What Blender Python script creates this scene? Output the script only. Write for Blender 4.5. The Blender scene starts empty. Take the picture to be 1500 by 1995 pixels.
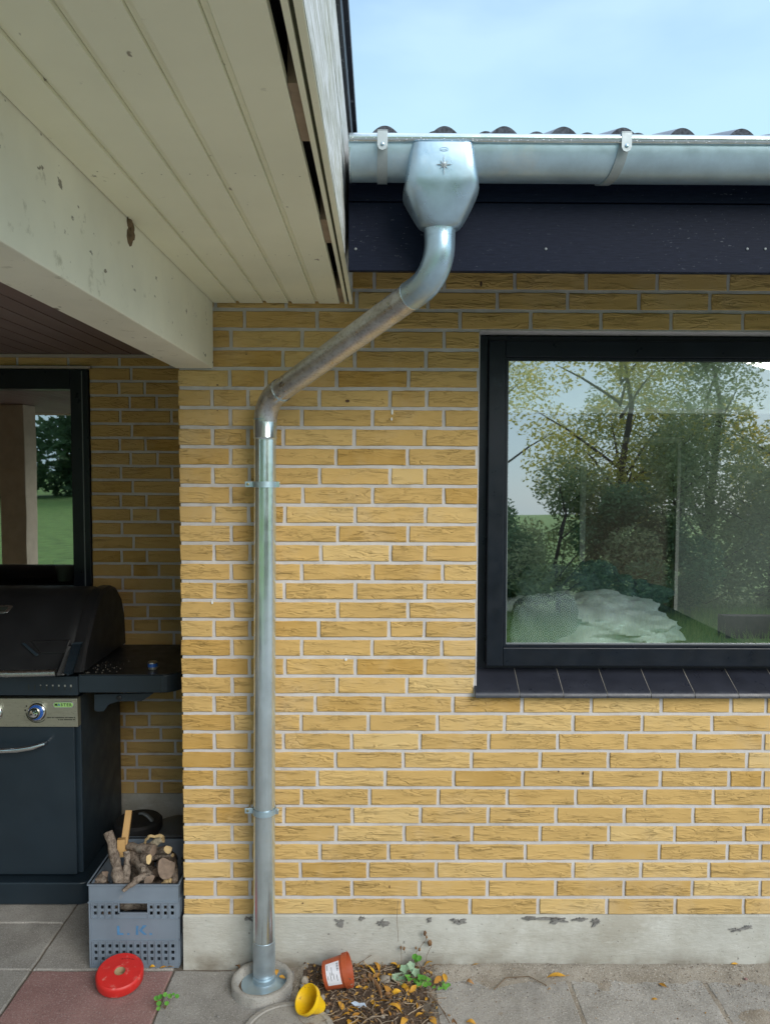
import bpy, bmesh, math, random
from mathutils import Vector, Matrix, noise
random.seed(7)
R = math.radians
col = bpy.context.scene.collection
sc = bpy.context.scene
# ------------------------------------------------------------------ camera
CX = (0.99996804, -0.00691369, 0.00401529); CU = (-0.0036119, 0.05740146, 0.99834464); CF = (0.00713273, 0.99832724, -0.05737465)
CP = Vector((0, -2.6604, 1.7854)); FPX = 1500.0
cd = bpy.data.cameras.new('camera'); cam = bpy.data.objects.new('camera', cd); col.objects.link(cam)
cd.sensor_fit = 'VERTICAL'; cd.sensor_height = 36; cd.lens = 36 * FPX / 1995; cd.clip_start = .05; cd.clip_end = 600
rx, ru, rf = Vector(CX), Vector(CU), Vector(CF)
cam.matrix_world = Matrix.Translation(CP) @ Matrix((rx, ru, -rf)).transposed().to_4x4()
sc.camera = cam
def at(px, py, axis, val):
    """point of the place seen at photo pixel (px,py) on the plane axis = val"""
    d = rf + rx * ((px - 750) / FPX) + ru * ((997.5 - py) / FPX)
    return CP + d * ((val - CP[axis]) / d[axis])
# ------------------------------------------------------------------ world, sun, exposure
W = bpy.data.worlds.new('World'); sc.world = W; W.use_nodes = True
nt = W.node_tree; N = nt.nodes; L = nt.links
bg = N['Background']; bg.inputs[1].default_value = .1
sky = N.new('ShaderNodeTexSky'); sky.sky_type = 'NISHITA'; sky.sun_disc = False
SUN_EL, SUN_AZ = R(28), R(146)      # azimuth clockwise from +Y (north)
sky.sun_elevation = SUN_EL; sky.sun_rotation = SUN_AZ
tc = N.new('ShaderNodeTexCoord'); sep = N.new('ShaderNodeSeparateXYZ'); L.new(tc.outputs['Generated'], sep.inputs[0])
mp = N.new('ShaderNodeMapping'); mp.inputs['Scale'].default_value = (1, 1, 2.6); L.new(tc.outputs['Generated'], mp.inputs[0])
ns = N.new('ShaderNodeTexNoise'); ns.inputs['Scale'].default_value = 3.4; ns.inputs['Detail'].default_value = 5; ns.inputs['Roughness'].default_value = .45; L.new(mp.outputs[0], ns.inputs[0])
cr = N.new('ShaderNodeValToRGB'); cr.color_ramp.elements[0].position = .40; cr.color_ramp.elements[1].position = .60
cr.color_ramp.elements[0].color = (1.75, 2.95, 5.1, 1); cr.color_ramp.elements[1].color = (3.6, 4.95, 6.5, 1)
L.new(ns.outputs[0], cr.inputs[0])
hr = N.new('ShaderNodeMapRange'); hr.inputs[1].default_value = .36; hr.inputs[2].default_value = .62; hr.inputs[3].default_value = 1; hr.inputs[4].default_value = 0
L.new(sep.outputs[2], hr.inputs[0])
hm = N.new('ShaderNodeMix'); hm.data_type = 'RGBA'; L.new(hr.outputs[0], hm.inputs[0]); L.new(cr.outputs[0], hm.inputs[6]); hm.inputs[7].default_value = (3.5, 5.35, 6.3, 1)
zr = N.new('ShaderNodeMapRange'); zr.inputs[1].default_value = .56; zr.inputs[2].default_value = 1; zr.inputs[3].default_value = 0; zr.inputs[4].default_value = 1
L.new(sep.outputs[2], zr.inputs[0]); zm = N.new('ShaderNodeMix'); zm.data_type = 'RGBA'; L.new(zr.outputs[0], zm.inputs[0]); L.new(hm.outputs[2], zm.inputs[6]); zm.inputs[7].default_value = (7.8, 8.8, 10.0, 1)
mx = N.new('ShaderNodeMix'); mx.data_type = 'RGBA'; mx.inputs[0].default_value = .85
L.new(sky.outputs[0], mx.inputs[6]); L.new(zm.outputs[2], mx.inputs[7]); L.new(mx.outputs[2], bg.inputs[0])
sd = bpy.data.lights.new('sun', 'SUN'); sd.energy = 1.8; sd.angle = R(40); sd.color = (1, .96, .89)
so = bpy.data.objects.new('sun', sd); col.objects.link(so)
sv = Vector((math.sin(SUN_AZ) * math.cos(SUN_EL), math.cos(SUN_AZ) * math.cos(SUN_EL), math.sin(SUN_EL)))
so.rotation_euler = sv.to_track_quat('Z', 'Y').to_euler(); so.location = sv * 30
sc.view_settings.view_transform = 'Standard'; sc.view_settings.look = 'None'; sc.view_settings.gamma = 1
sc.view_settings.exposure = .88
try: sc.view_settings.use_curve_mapping = False
except Exception: pass
sc.cycles.use_denoising = True
# ------------------------------------------------------------------ materials
MATS = {}
class NB:
    def __init__(s, name):
        m = bpy.data.materials.new(name); m.use_nodes = True; s.m = m; s.N = m.node_tree.nodes; s.L = m.node_tree.links
        s.b = s.N['Principled BSDF']; s.geo = s.N.new('ShaderNodeNewGeometry'); s.tc = s.N.new('ShaderNodeTexCoord'); MATS[name] = m
    def link(s, a, b): s.L.new(a, b)
    def vec(s, scale=(1, 1, 1), obj=False, rnd=False):
        mp = s.N.new('ShaderNodeMapping'); mp.inputs['Scale'].default_value = scale
        s.link(s.tc.outputs['Object'] if obj else s.geo.outputs['Position'], mp.inputs[0])
        if rnd:
            oi = s.N.new('ShaderNodeObjectInfo'); mu = s.math('MULTIPLY', oi.outputs['Random'], 37.0)
            cb = s.N.new('ShaderNodeCombineXYZ'); s.link(mu, cb.inputs[0]); s.link(mu, cb.inputs[1]); s.link(mu, cb.inputs[2]); s.link(cb.outputs[0], mp.inputs['Location'])
        return mp.outputs[0]
    def noise(s, v, scale, detail=4, rough=.55, dist=0):
        n = s.N.new('ShaderNodeTexNoise'); n.inputs['Scale'].default_value = scale; n.inputs['Detail'].default_value = detail
        n.inputs['Roughness'].default_value = rough; n.inputs['Distortion'].default_value = dist; s.link(v, n.inputs[0]); return n.outputs[0]
    def voro(s, v, scale, out=0):
        n = s.N.new('ShaderNodeTexVoronoi'); n.inputs['Scale'].default_value = scale; s.link(v, n.inputs[0]); return n.outputs[out]
    def math(s, op, a, b=None, c=None):
        n = s.N.new('ShaderNodeMath'); n.operation = op
        for i, x in enumerate((a, b, c)):
            if x is None: continue
            if isinstance(x, (int, float)): n.inputs[i].default_value = x
            else: s.link(x, n.inputs[i])
        return n.outputs[0]
    def rng(s, x, a, b, c=0, d=1):
        n = s.N.new('ShaderNodeMapRange'); s.link(x, n.inputs[0])
        for i, v in enumerate((a, b, c, d)): n.inputs[i + 1].default_value = v
        return n.outputs[0]
    def mix(s, f, a, b, blend='MIX'):
        n = s.N.new('ShaderNodeMix'); n.data_type = 'RGBA'; n.blend_type = blend
        for k, x in ((0, f), (6, a), (7, b)):
            if isinstance(x, (int, float)): n.inputs[k].default_value = x
            elif isinstance(x, tuple): n.inputs[k].default_value = (*x, 1) if len(x) == 3 else x
            else: s.link(x, n.inputs[k])
        return n.outputs[2]
    def bump(s, h, strength=.5, dist=.002):
        n = s.N.new('ShaderNodeBump'); n.inputs['Strength'].default_value = strength; n.inputs['Distance'].default_value = dist
        s.link(h, n.inputs['Height'])
        if s.b.inputs['Normal'].links: s.link(s.b.inputs['Normal'].links[0].from_socket, n.inputs['Normal'])
        s.link(n.outputs[0], s.b.inputs['Normal'])
    def set(s, **k):
        for a, v in k.items():
            i = s.b.inputs[{'col': 'Base Color', 'rough': 'Roughness', 'metal': 'Metallic', 'spec': 'Specular IOR Level', 'coat': 'Coat Weight'}[a]]
            if isinstance(v, (int, float)): i.default_value = v
            elif isinstance(v, tuple): i.default_value = (*v, 1)
            else: s.link(v, i)
def mul(c, f): return tuple(min(1, x * f) for x in c)
def M(name, c, rough=.6, metal=0, var=.15, ns=6, scale=(1, 1, 1), stain=None, st=(.6, .72), sns=9, bump=.2, bs=60, bd=.001, obj=False, spec=.5, rnd=False, rv=0, speck=None, spt=.7, sps=45):
    if name in MATS: return MATS[name]
    b = NB(name); v = b.vec(scale, obj, rnd)
    n = b.noise(v, ns); c1 = b.mix(b.rng(n, .3, .7), mul(c, 1 - var), mul(c, 1 + var))
    if stain:
        f = b.rng(b.noise(v, sns, 6, .65), st[0], st[1]); c1 = b.mix(f, c1, stain)
    if speck: c1 = b.mix(b.rng(b.noise(b.vec((1, .6, 1)), sps, 3, .6), spt, spt + .04, 0, .8), c1, speck)
    if rv:
        oi = b.N.new('ShaderNodeObjectInfo'); f = b.rng(oi.outputs['Random'], 0, 1, 1 - rv, 1 + rv)
        cb = b.N.new('ShaderNodeCombineXYZ')
        for i in range(3): b.link(f, cb.inputs[i])
        c1 = b.mix(1.0, c1, cb.outputs[0], 'MULTIPLY')
    r = b.rng(b.noise(v, ns * 2.3), .3, .7, max(.02, rough - .08), min(1, rough + .08))
    b.set(col=c1, rough=r, metal=metal, spec=spec)
    if bump: b.bump(b.noise(v, bs, 5, .6), bump, bd)
    return b.m

def make_brick(name, base, dark, light):
    b = NB(name)
    oi = b.N.new('ShaderNodeObjectInfo')
    ri = b.math('FRACT', b.math('ADD', oi.outputs['Random'], b.geo.outputs['Random Per Island']))
    v = b.vec((1, 1, 1))
    rp = b.N.new('ShaderNodeValToRGB'); e = rp.color_ramp; b.link(ri, rp.inputs[0])
    e.elements[0].position = 0; e.elements[0].color = (*dark, 1); e.elements[1].position = 1; e.elements[1].color = (*light, 1)
    x = e.elements.new(.16); x.color = (*mul(base, .9), 1); x = e.elements.new(.75); x.color = (*base, 1)
    c = rp.outputs[0]
    c = b.mix(b.rng(b.noise(v, 9, 5), .35, .7, 0, .5), c, mul(base, 1.12))
    c = b.mix(b.rng(b.noise(v, 4.3, 5), .62, .78, 0, .35), c, (dark[0] * .9, dark[1] * .8, dark[2] * .6))
    c = b.mix(b.rng(b.noise(v, 260, 2), .7, .8, 0, .35), c, (.25, .13, .04))
    # efflorescence towards pale grey in large weak patches
    c = b.mix(b.rng(b.noise(v, 2.2, 6, .7), .52, .75, 0, .28), c, (.60, .53, .42))
    # comb-torn rustic face : short wandering horizontal tears, per-brick offset
    vv = b.vec((1, 1, 5.0)); rr = b.math('MULTIPLY', ri, 23.7)
    cb = b.N.new('ShaderNodeCombineXYZ'); b.link(rr, cb.inputs[0]); b.link(rr, cb.inputs[1]); b.link(rr, cb.inputs[2])
    va = b.N.new('ShaderNodeVectorMath'); b.link(vv, va.inputs[0]); b.link(cb.outputs[0], va.inputs[1])
    n1 = b.noise(va.outputs[0], 11, 3.2, .5, .5)
    sc_ = b.math('MULTIPLY', n1, 5.5); saw = b.math('FRACT', sc_)
    # terrace: each band rises slowly then drops abruptly
    lip = b.rng(saw, 0, .14, 0, 1)
    amt = b.rng(b.noise(va.outputs[0], 7, 2), .38, .62, .0, 1)
    h = b.math('MULTIPLY', b.math('SUBTRACT', lip, b.math('MULTIPLY', saw, .9)), amt)
    b.set(col=c, rough=.85, spec=.25)
    b.bump(b.noise(v, 340, 3), .35, .0007)
    b.bump(h, 1.0, .0040)
    return b.m
BRICK = make_brick('yellow_brick', (.565, .366, .134), (.45, .262, .066), (.63, .445, .195))
MORT = M('mortar', (.55, .525, .52), .95, var=.12, ns=14, stain=(.30, .27, .24), st=(.58, .8), sns=5, bump=.9, bs=420, bd=.0015)
MORTD = MORT
def make_plinth():
    b = NB('plinth_render'); v = b.vec((1, 1, 1))
    c = b.mix(b.rng(b.noise(v, 3.2, 6, .6), .3, .7), (.42, .41, .365), (.56, .55, .50))
    c = b.mix(b.rng(b.noise(v, 1.9, 7, .75), .46, .66, 0, .7), c, (.33, .30, .24)); c = b.mix(b.rng(b.noise(b.vec((1, 1, 2.5)), 16, 6, .7), .55, .7, 0, .35), c, (.66, .66, .62))
    c = b.mix(b.rng(b.noise(v, 60, 3), .68, .74, 0, .7), c, (.12, .11, .1))
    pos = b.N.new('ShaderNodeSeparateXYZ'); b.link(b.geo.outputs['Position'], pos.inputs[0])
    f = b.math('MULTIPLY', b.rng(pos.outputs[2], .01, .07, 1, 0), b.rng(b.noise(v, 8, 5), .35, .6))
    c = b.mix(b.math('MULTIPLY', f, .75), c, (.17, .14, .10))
    b.set(col=c, rough=.92, spec=.25)
    b.bump(b.noise(b.vec((1, 1, 3)), 22, 6, .7), .8, .004); b.bump(b.noise(v, 220, 3), .5, .001)
    return b.m
PLINTH = make_plinth()
PATCHM = M('bare_concrete', (.23, .22, .205), .95, var=.3, ns=60, bump=1, bs=180, bd=.004)
def make_zinc(name, base=(.50, .56, .60), r0=.2, r1=.42, dirt=0.0, metal=.92):
    b = NB(name); v = b.vec((1, 1, 1)); vs = b.vec((1, 1, .25))
    sp = b.voro(b.vec((1, 1, 1)), 55, 1)
    n = b.noise(v, 14, 6, .65)
    c = b.mix(b.rng(n, .35, .68), mul(base, .9), mul(base, 1.1))
    c = b.mix(b.rng(b.noise(v, 6, 6, .7), .55, .72, 0, .5 + dirt), c, (.62, .64, .62) if dirt < .1 else (.30, .285, .25))
    if dirt: c = b.mix(b.rng(b.noise(v, 120, 4, .6), .5, .62, 0, dirt), c, (.16, .15, .13))
    b.link(c, b.b.inputs['Base Color'])
    r = b.rng(b.noise(v, 20, 6, .7), .32, .68, r0, r1)
    b.set(rough=r, metal=metal if not dirt else b.rng(b.noise(v, 40, 4), .4, .65, metal, metal - dirt * .8))
    b.bump(b.noise(v, 9, 3), .25, .004); b.bump(b.noise(vs, 160, 3), .12, .0006)
    return b.m
ZINC = make_zinc('galvanised_steel', (.66, .75, .79), .15, .26, 0, .88)
BRK = M('bracket_steel', (.36, .41, .43), .5, .5, .08, 20, bump=.2, bs=200)
ZINCM = make_zinc('zinc_matte', (.45, .59, .68), .34, .48, 0, .7)
ZINCD = make_zinc('zinc_dirty', (.60, .61, .64), .24, .42, .3)
ZINCB = make_zinc('zinc_bright', (.42, .56, .67), .24, .40, 0, .8)
STEEL = M('brushed_steel', (.62, .62, .60), .3, 1, .06, 30, scale=(1, 1, 12), bump=.1, bs=200)
CHROME = M('chrome', (.75, .75, .76), .12, 1, .02, bump=0)
SCREW = M('screw_brass', (.45, .38, .22), .35, 1, .1, bump=0)
CREAM = M('cream_paint', (.86, .85, .66), .48, var=.06, ns=2.5, speck=(.16, .13, .09), spt=.71, sps=34, stain=(.30, .27, .19), st=(.66, .86), sns=26, bump=.25, bs=35, bd=.0012)
CREAMB = M('cream_paint_beam', (.84, .82, .69), .5, var=.09, ns=3, speck=(.12, .10, .07), spt=.68, sps=38, stain=(.33, .31, .22), st=(.62, .8), sns=17, bump=.35, bs=45, bd=.0015)
def make_weather():
    b = NB('weathered_white_paint'); v = b.vec((1, .08, 1)); n = b.noise(v, 90, 6, .7)
    c = b.mix(b.rng(n, .38, .62), (.34, .345, .29), (.72, .74, .76)); c = b.mix(b.rng(b.noise(b.vec(), 5, 5), .5, .7, 0, .5), c, (.36, .36, .20))
    b.set(col=c, rough=.8); b.bump(n, .8, .002); return b.m
WEATH = make_weather()
BROWN = M('brown_ceiling_stain', (.25, .175, .16), .6, var=.15, ns=4, scale=(1, .15, 1), bump=.3, bs=80)
BRTRIM = M('pale_trim', (.42, .36, .32), .6, var=.1)
GAPFILL = M('dark_green_fill', (.06, .065, .035), .9, var=.3, ns=30)
OLDWOOD = M('raw_wood', (.30, .22, .15), .8, var=.2, ns=20, scale=(1, 1, .2))
def make_fascia():
    b = NB('black_fascia_paint'); v = b.vec((.10, 1, 1)); n = b.noise(v, 300, 4, .6)
    c = b.mix(b.rng(n, .3, .7), (.003, .006, .017), (.008, .012, .028))
    w = b.rng(b.noise(b.vec((.3, 1, 1)), 230, 3, .6), .67, .72); m2 = b.rng(b.noise(b.vec(), 3.1, 3), .35, .6)
    c = b.mix(b.math('MULTIPLY', w, b.math('MULTIPLY', m2, .22)), c, (.30, .32, .36))
    b.set(col=c, rough=.55, spec=.12); b.bump(n, .5, .0007); return b.m
FASCIA = make_fascia()
FRAME = M('black_window_paint', (.006, .009, .015), .34, spec=.3, var=.25, ns=9, stain=(.05, .05, .05), st=(.7, .8), sns=120, bump=.08, bs=120)
FRAMEM = M('frame_gasket', (.16, .18, .19), .35, 0, var=.1)
WHITEP = M('white_plastic', (.75, .75, .74), .4, var=.03)
SILL = M('glazed_sill_tile', (.024, .026, .036), .33, var=.2, ns=12, stain=(.20, .15, .09), st=(.72, .78), sns=38, bump=.3, bs=60, bd=.001)
GROUT = M('sill_grout', (.40, .36, .30), .9, var=.1)
NAVY = M('grill_blue_black', (.015, .027, .039), .42, var=.12, ns=5, stain=(.07, .07, .07), st=(.76, .8), sns=170, bump=.12, bs=300, bd=.0005)
LIDM = M('grill_lid_black', (.012, .013, .015), .42, var=.3, ns=6, stain=(.06, .055, .045), st=(.74, .8), sns=150, bump=.15, bs=300, bd=.0005)
PANELM = M('control_panel_steel', (.50, .50, .40), .34, .85, .07, 30, scale=(1, 1, 10), bump=.05)
KBLUE = M('knob_blue', (.03, .12, .45), .3, .2, .05, bump=0)
BADGE = M('badge_green', (.35, .62, .20), .4, var=.03, bump=0)
INK = M('black_print', (.02, .025, .02), .6, var=0, bump=0)
CRATE = M('grey_blue_crate_plastic', (.175, .215, .265), .5, var=.1, ns=7, stain=(.26, .27, .28), st=(.62, .8), sns=30, bump=.2, bs=90)
PBLUE = M('faded_blue_paint', (.07, .21, .40), .6, var=.2, ns=40, stain=(.12, .20, .30), st=(.55, .7), sns=60, bump=0)
REDP = M('red_plastic', (.56, .022, .018), .45, var=.14, ns=10, stain=(.66, .24, .20), st=(.58, .74), sns=30, speck=(.62, .40, .34), spt=.71, sps=110, bump=.35, bs=60)
TANM = M('tan_core', (.45, .34, .20), .8, var=.15)
YELL = M('yellow_pot_plastic', (.80, .50, .008), .45, var=.08, ns=14, speck=(.30, .18, .04), spt=.66, sps=70, bump=.2)
TERRA = M('terracotta_plastic', (.42, .085, .03), .5, var=.1, ns=14, stain=(.5, .35, .25), st=(.66, .8), sns=50, bump=.2)
PAPER = M('label_paper', (.74, .74, .80), .7, var=.03, ns=20, bump=.1)
TIMB = M('pale_timber', (.50, .30, .11), .7, var=.1, ns=8, scale=(1, 1, .1), bump=.2)
def make_bark():
    b = NB('bark'); v = b.vec((1, 1, 1), True, True); n = b.noise(v, 62, 7, .75, .8)
    oi = b.N.new('ShaderNodeObjectInfo')
    c = b.mix(b.rng(n, .36, .64), (.035, .024, .018), (.46, .38, .31)); c = b.mix(b.math('MULTIPLY', oi.outputs['Random'], .5), c, (.15, .11, .085))
    c = b.mix(b.rng(b.noise(v, 13, 5), .6, .7, 0, .6), c, (.40, .36, .30))
    b.set(col=c, rough=.9, spec=.2); b.bump(n, 1, .006); return b.m
BARK = make_bark()
CUTW = M('cut_wood', (.55, .40, .20), .8, var=.2, ns=50, stain=(.2, .12, .06), st=(.55, .7), sns=40, obj=True, bump=.5)
CUTG = M('old_cut_wood', (.22, .16, .12), .9, var=.25, ns=60, obj=True, bump=.6, bs=120)
def make_conc(name, a, bb, spk, wet=None):
    b = NB(name); v = b.vec(); oi = b.N.new('ShaderNodeObjectInfo')
    c = b.mix(b.rng(b.noise(v, 5, 6, .65), .33, .68), a, bb)
    c = b.mix(b.rng(b.noise(v, 170, 4, .7), .54, .66, 0, .75), c, spk); c = b.mix(b.rng(b.noise(v, 210, 3, .7), .58, .68, 0, .7), c, (.08, .072, .065))
    c = b.mix(b.rng(b.noise(v, 2.6, 6, .7), .55, .72, 0, .5), c, mul(a, .6))
    f = b.rng(oi.outputs['Random'], 0, 1, .9, 1.1); cb = b.N.new('ShaderNodeCombineXYZ')
    for i in range(3): b.link(f, cb.inputs[i])
    c = b.mix(1.0, c, cb.outputs[0], 'MULTIPLY')
    b.set(col=c, rough=.9, spec=.25); b.bump(b.noise(v, 130, 5, .75), 1, .0045); return b.m
SLAB = make_conc('concrete_slab', (.28, .265, .24), (.46, .44, .41), (.60, .575, .54))
SLABR = make_conc('red_concrete_slab', (.28, .155, .145), (.39, .235, .215), (.52, .42, .40))
SANDM = make_conc('sand_and_grit', (.27, .23, .18), (.46, .41, .345), (.58, .54, .48))
SOILM = make_conc('dark_soil', (.055, .038, .027), (.15, .105, .075), (.30, .22, .16))
JOINTM = make_conc('joint_earth', (.12, .10, .08), (.24, .205, .165), (.36, .32, .27))
RINGM = make_conc('ring_concrete', (.35, .33, .30), (.48, .46, .42), (.5, .48, .43))
GRASS = M('lawn_green', (.15, .27, .06), .9, var=.3, ns=3, stain=(.36, .32, .08), st=(.58, .72), sns=14, bump=.8, bs=25, bd=.05)
def make_leafm(name, a, bb, c3=None, trans=0):
    b = NB(name); oi = b.N.new('ShaderNodeObjectInfo'); ri = b.math('FRACT', b.math('ADD', oi.outputs['Random'], b.geo.outputs['Random Per Island']))
    rp = b.N.new('ShaderNodeValToRGB'); b.link(ri, rp.inputs[0]); rp.color_ramp.elements[0].color = (*a, 1); rp.color_ramp.elements[1].color = (*bb, 1)
    if c3: e = rp.color_ramp.elements.new(.5); e.color = (*c3, 1)
    c = b.mix(b.rng(b.noise(b.vec(), 60, 3), .55, .72, 0, .55), rp.outputs[0], mul(a, .6))
    b.set(col=c, rough=.6, spec=.35); b.bump(b.noise(b.vec(), 120, 3), .4, .001)
    if trans:
        tr = b.N.new('ShaderNodeBsdfTranslucent'); b.link(c, tr.inputs[0]); ms = b.N.new('ShaderNodeMixShader'); ms.inputs[0].default_value = trans
        b.link(b.b.outputs[0], ms.inputs[1]); b.link(tr.outputs[0], ms.inputs[2]); b.link(ms.outputs[0], b.N['Material Output'].inputs[0])
    return b.m
AUT = make_leafm('autumn_leaf', (.38, .17, .03), (.72, .40, .03), (.56, .29, .04))
AUTB = make_leafm('brown_leaf', (.12, .06, .03), (.36, .19, .07), (.22, .12, .055))
GRL = make_leafm('green_leaf', (.07, .24, .03), (.14, .36, .05))
VARL = make_leafm('variegated_leaf', (.16, .30, .17), (.42, .52, .38))
YLEAF = make_leafm('yellow_tree_leaf', (.42, .42, .12), (.78, .64, .18), (.56, .54, .14), .6)
DLEAF = make_leafm('dark_tree_leaf', (.10, .18, .09), (.22, .34, .17), None, .5)
MLEAF = make_leafm('mid_tree_leaf', (.22, .29, .15), (.44, .49, .26), None, .6)
STALK = M('dry_stalk', (.16, .11, .07), .9, var=.3, ns=40)
TRUNK = M('tree_trunk_bark', (.09, .07, .055), .9, var=.3, ns=12, bump=.8, bs=20, bd=.01)
STONE = M('stone', (.33, .29, .24), .8, var=.25, ns=30, obj=True, rnd=True, rv=.3, bump=.4)
TILEM = M('grey_roof_tile', (.24, .27, .32), .75, var=.15, ns=12, stain=(.06, .06, .06), st=(.6, .72), sns=60, bump=.6, bs=180, bd=.002)
TILEE = M('roof_tile_end', (.07, .075, .09), .95, var=.6, ns=160, bump=1, bs=300, bd=.002)
ROOFD = M('dark_felt', (.03, .03, .034), .9, var=.2)
WALLP = M('room_wall_paint', (.10, .12, .115), .9, var=.03, bump=.1)
CEILP = M('room_ceiling_paint', (.80, .84, .78), .9, var=.02, bump=.05)
FLOORP = M('room_floor_wood', (.16, .10, .06), .6, var=.2, scale=(1, .1, 1))
DUVET = M('pale_duvet_cotton', (.80, .90, .90), .9, var=.03, bump=.3, bs=20, bd=.004)
THROW = M('dark_knit_throw', (.10, .16, .17), .95, var=.4, ns=90, bump=.6, bs=120, bd=.003)
def make_pillow():
    b = NB('scallop_pattern_fabric'); n = b.N.new('ShaderNodeTexVoronoi'); n.inputs['Scale'].default_value = 42; n.inputs['Randomness'].default_value = .12; b.link(b.vec((1, 0, 1.15)), n.inputs[0])
    d = b.math('FRACT', b.math('MULTIPLY', n.outputs[0], 3.4)); c = b.mix(b.rng(d, .35, .6), (.62, .70, .72), (.17, .24, .27)); b.set(col=c, rough=.9); return b.m
PILLOW = make_pillow()
def make_glass(name, tint, mn, mxx):
    m = bpy.data.materials.new(name); m.use_nodes = True; n = m.node_tree.nodes; l = m.node_tree.links; n.remove(n['Principled BSDF'])
    lw = n.new('ShaderNodeLayerWeight'); lw.inputs[0].default_value = .25
    mr = n.new('ShaderNodeMapRange'); l.new(lw.outputs['Fresnel'], mr.inputs[0]); mr.inputs[3].default_value = mn; mr.inputs[4].default_value = mxx
    t = n.new('ShaderNodeBsdfTransparent'); t.inputs[0].default_value = (*tint, 1)
    g = n.new('ShaderNodeBsdfGlossy'); g.inputs['Roughness'].default_value = .012; g.inputs[0].default_value = (.97, .98, 1, 1)
    tx = n.new('ShaderNodeNewGeometry'); no = n.new('ShaderNodeTexNoise'); no.inputs['Scale'].default_value = 2.2; no.inputs['Detail'].default_value = 1; l.new(tx.outputs['Position'], no.inputs[0])
    bp = n.new('ShaderNodeBump'); bp.inputs['Strength'].default_value = .25; bp.inputs['Distance'].default_value = .002; l.new(no.outputs[0], bp.inputs['Height']); l.new(bp.outputs[0], g.inputs['Normal'])
    mi = n.new('ShaderNodeMixShader'); l.new(mr.outputs[0], mi.inputs[0]); l.new(t.outputs[0], mi.inputs[1]); l.new(g.outputs[0], mi.inputs[2]); l.new(mi.outputs[0], n['Material Output'].inputs[0])
    return m
GLASS = make_glass('coated_window_glass', (.92, .97, .94), .42, 1)
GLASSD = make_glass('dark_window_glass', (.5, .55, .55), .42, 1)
# ------------------------------------------------------------------ helpers
def tag(o, label=None, cat=None, group=None, kind=None):
    if label: o['label'] = label
    if cat: o['category'] = cat
    if group: o['group'] = group
    if kind: o['kind'] = kind
    return o
def empty(name, loc, label, cat, group=None, rot=(0, 0, 0)):
    o = bpy.data.objects.new(name, None); o.empty_display_size = .05; o.location = loc; o.rotation_euler = rot; col.objects.link(o)
    return tag(o, label, cat, group)
def link(name, me, parent=None, loc=None, rot=None, world=False):
    o = bpy.data.objects.new(name, me); col.objects.link(o)
    if parent is not None:
        o.parent = parent
        if world: o.matrix_parent_inverse = base_matrix(parent).inverted()
    if loc is not None: o.location = loc
    if rot is not None: o.rotation_euler = rot
    return o
def base_matrix(p):
    m = Matrix.LocRotScale(p.location, p.rotation_euler, p.scale)
    if p.parent: m = base_matrix(p.parent) @ p.matrix_parent_inverse @ m
    return m
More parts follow.
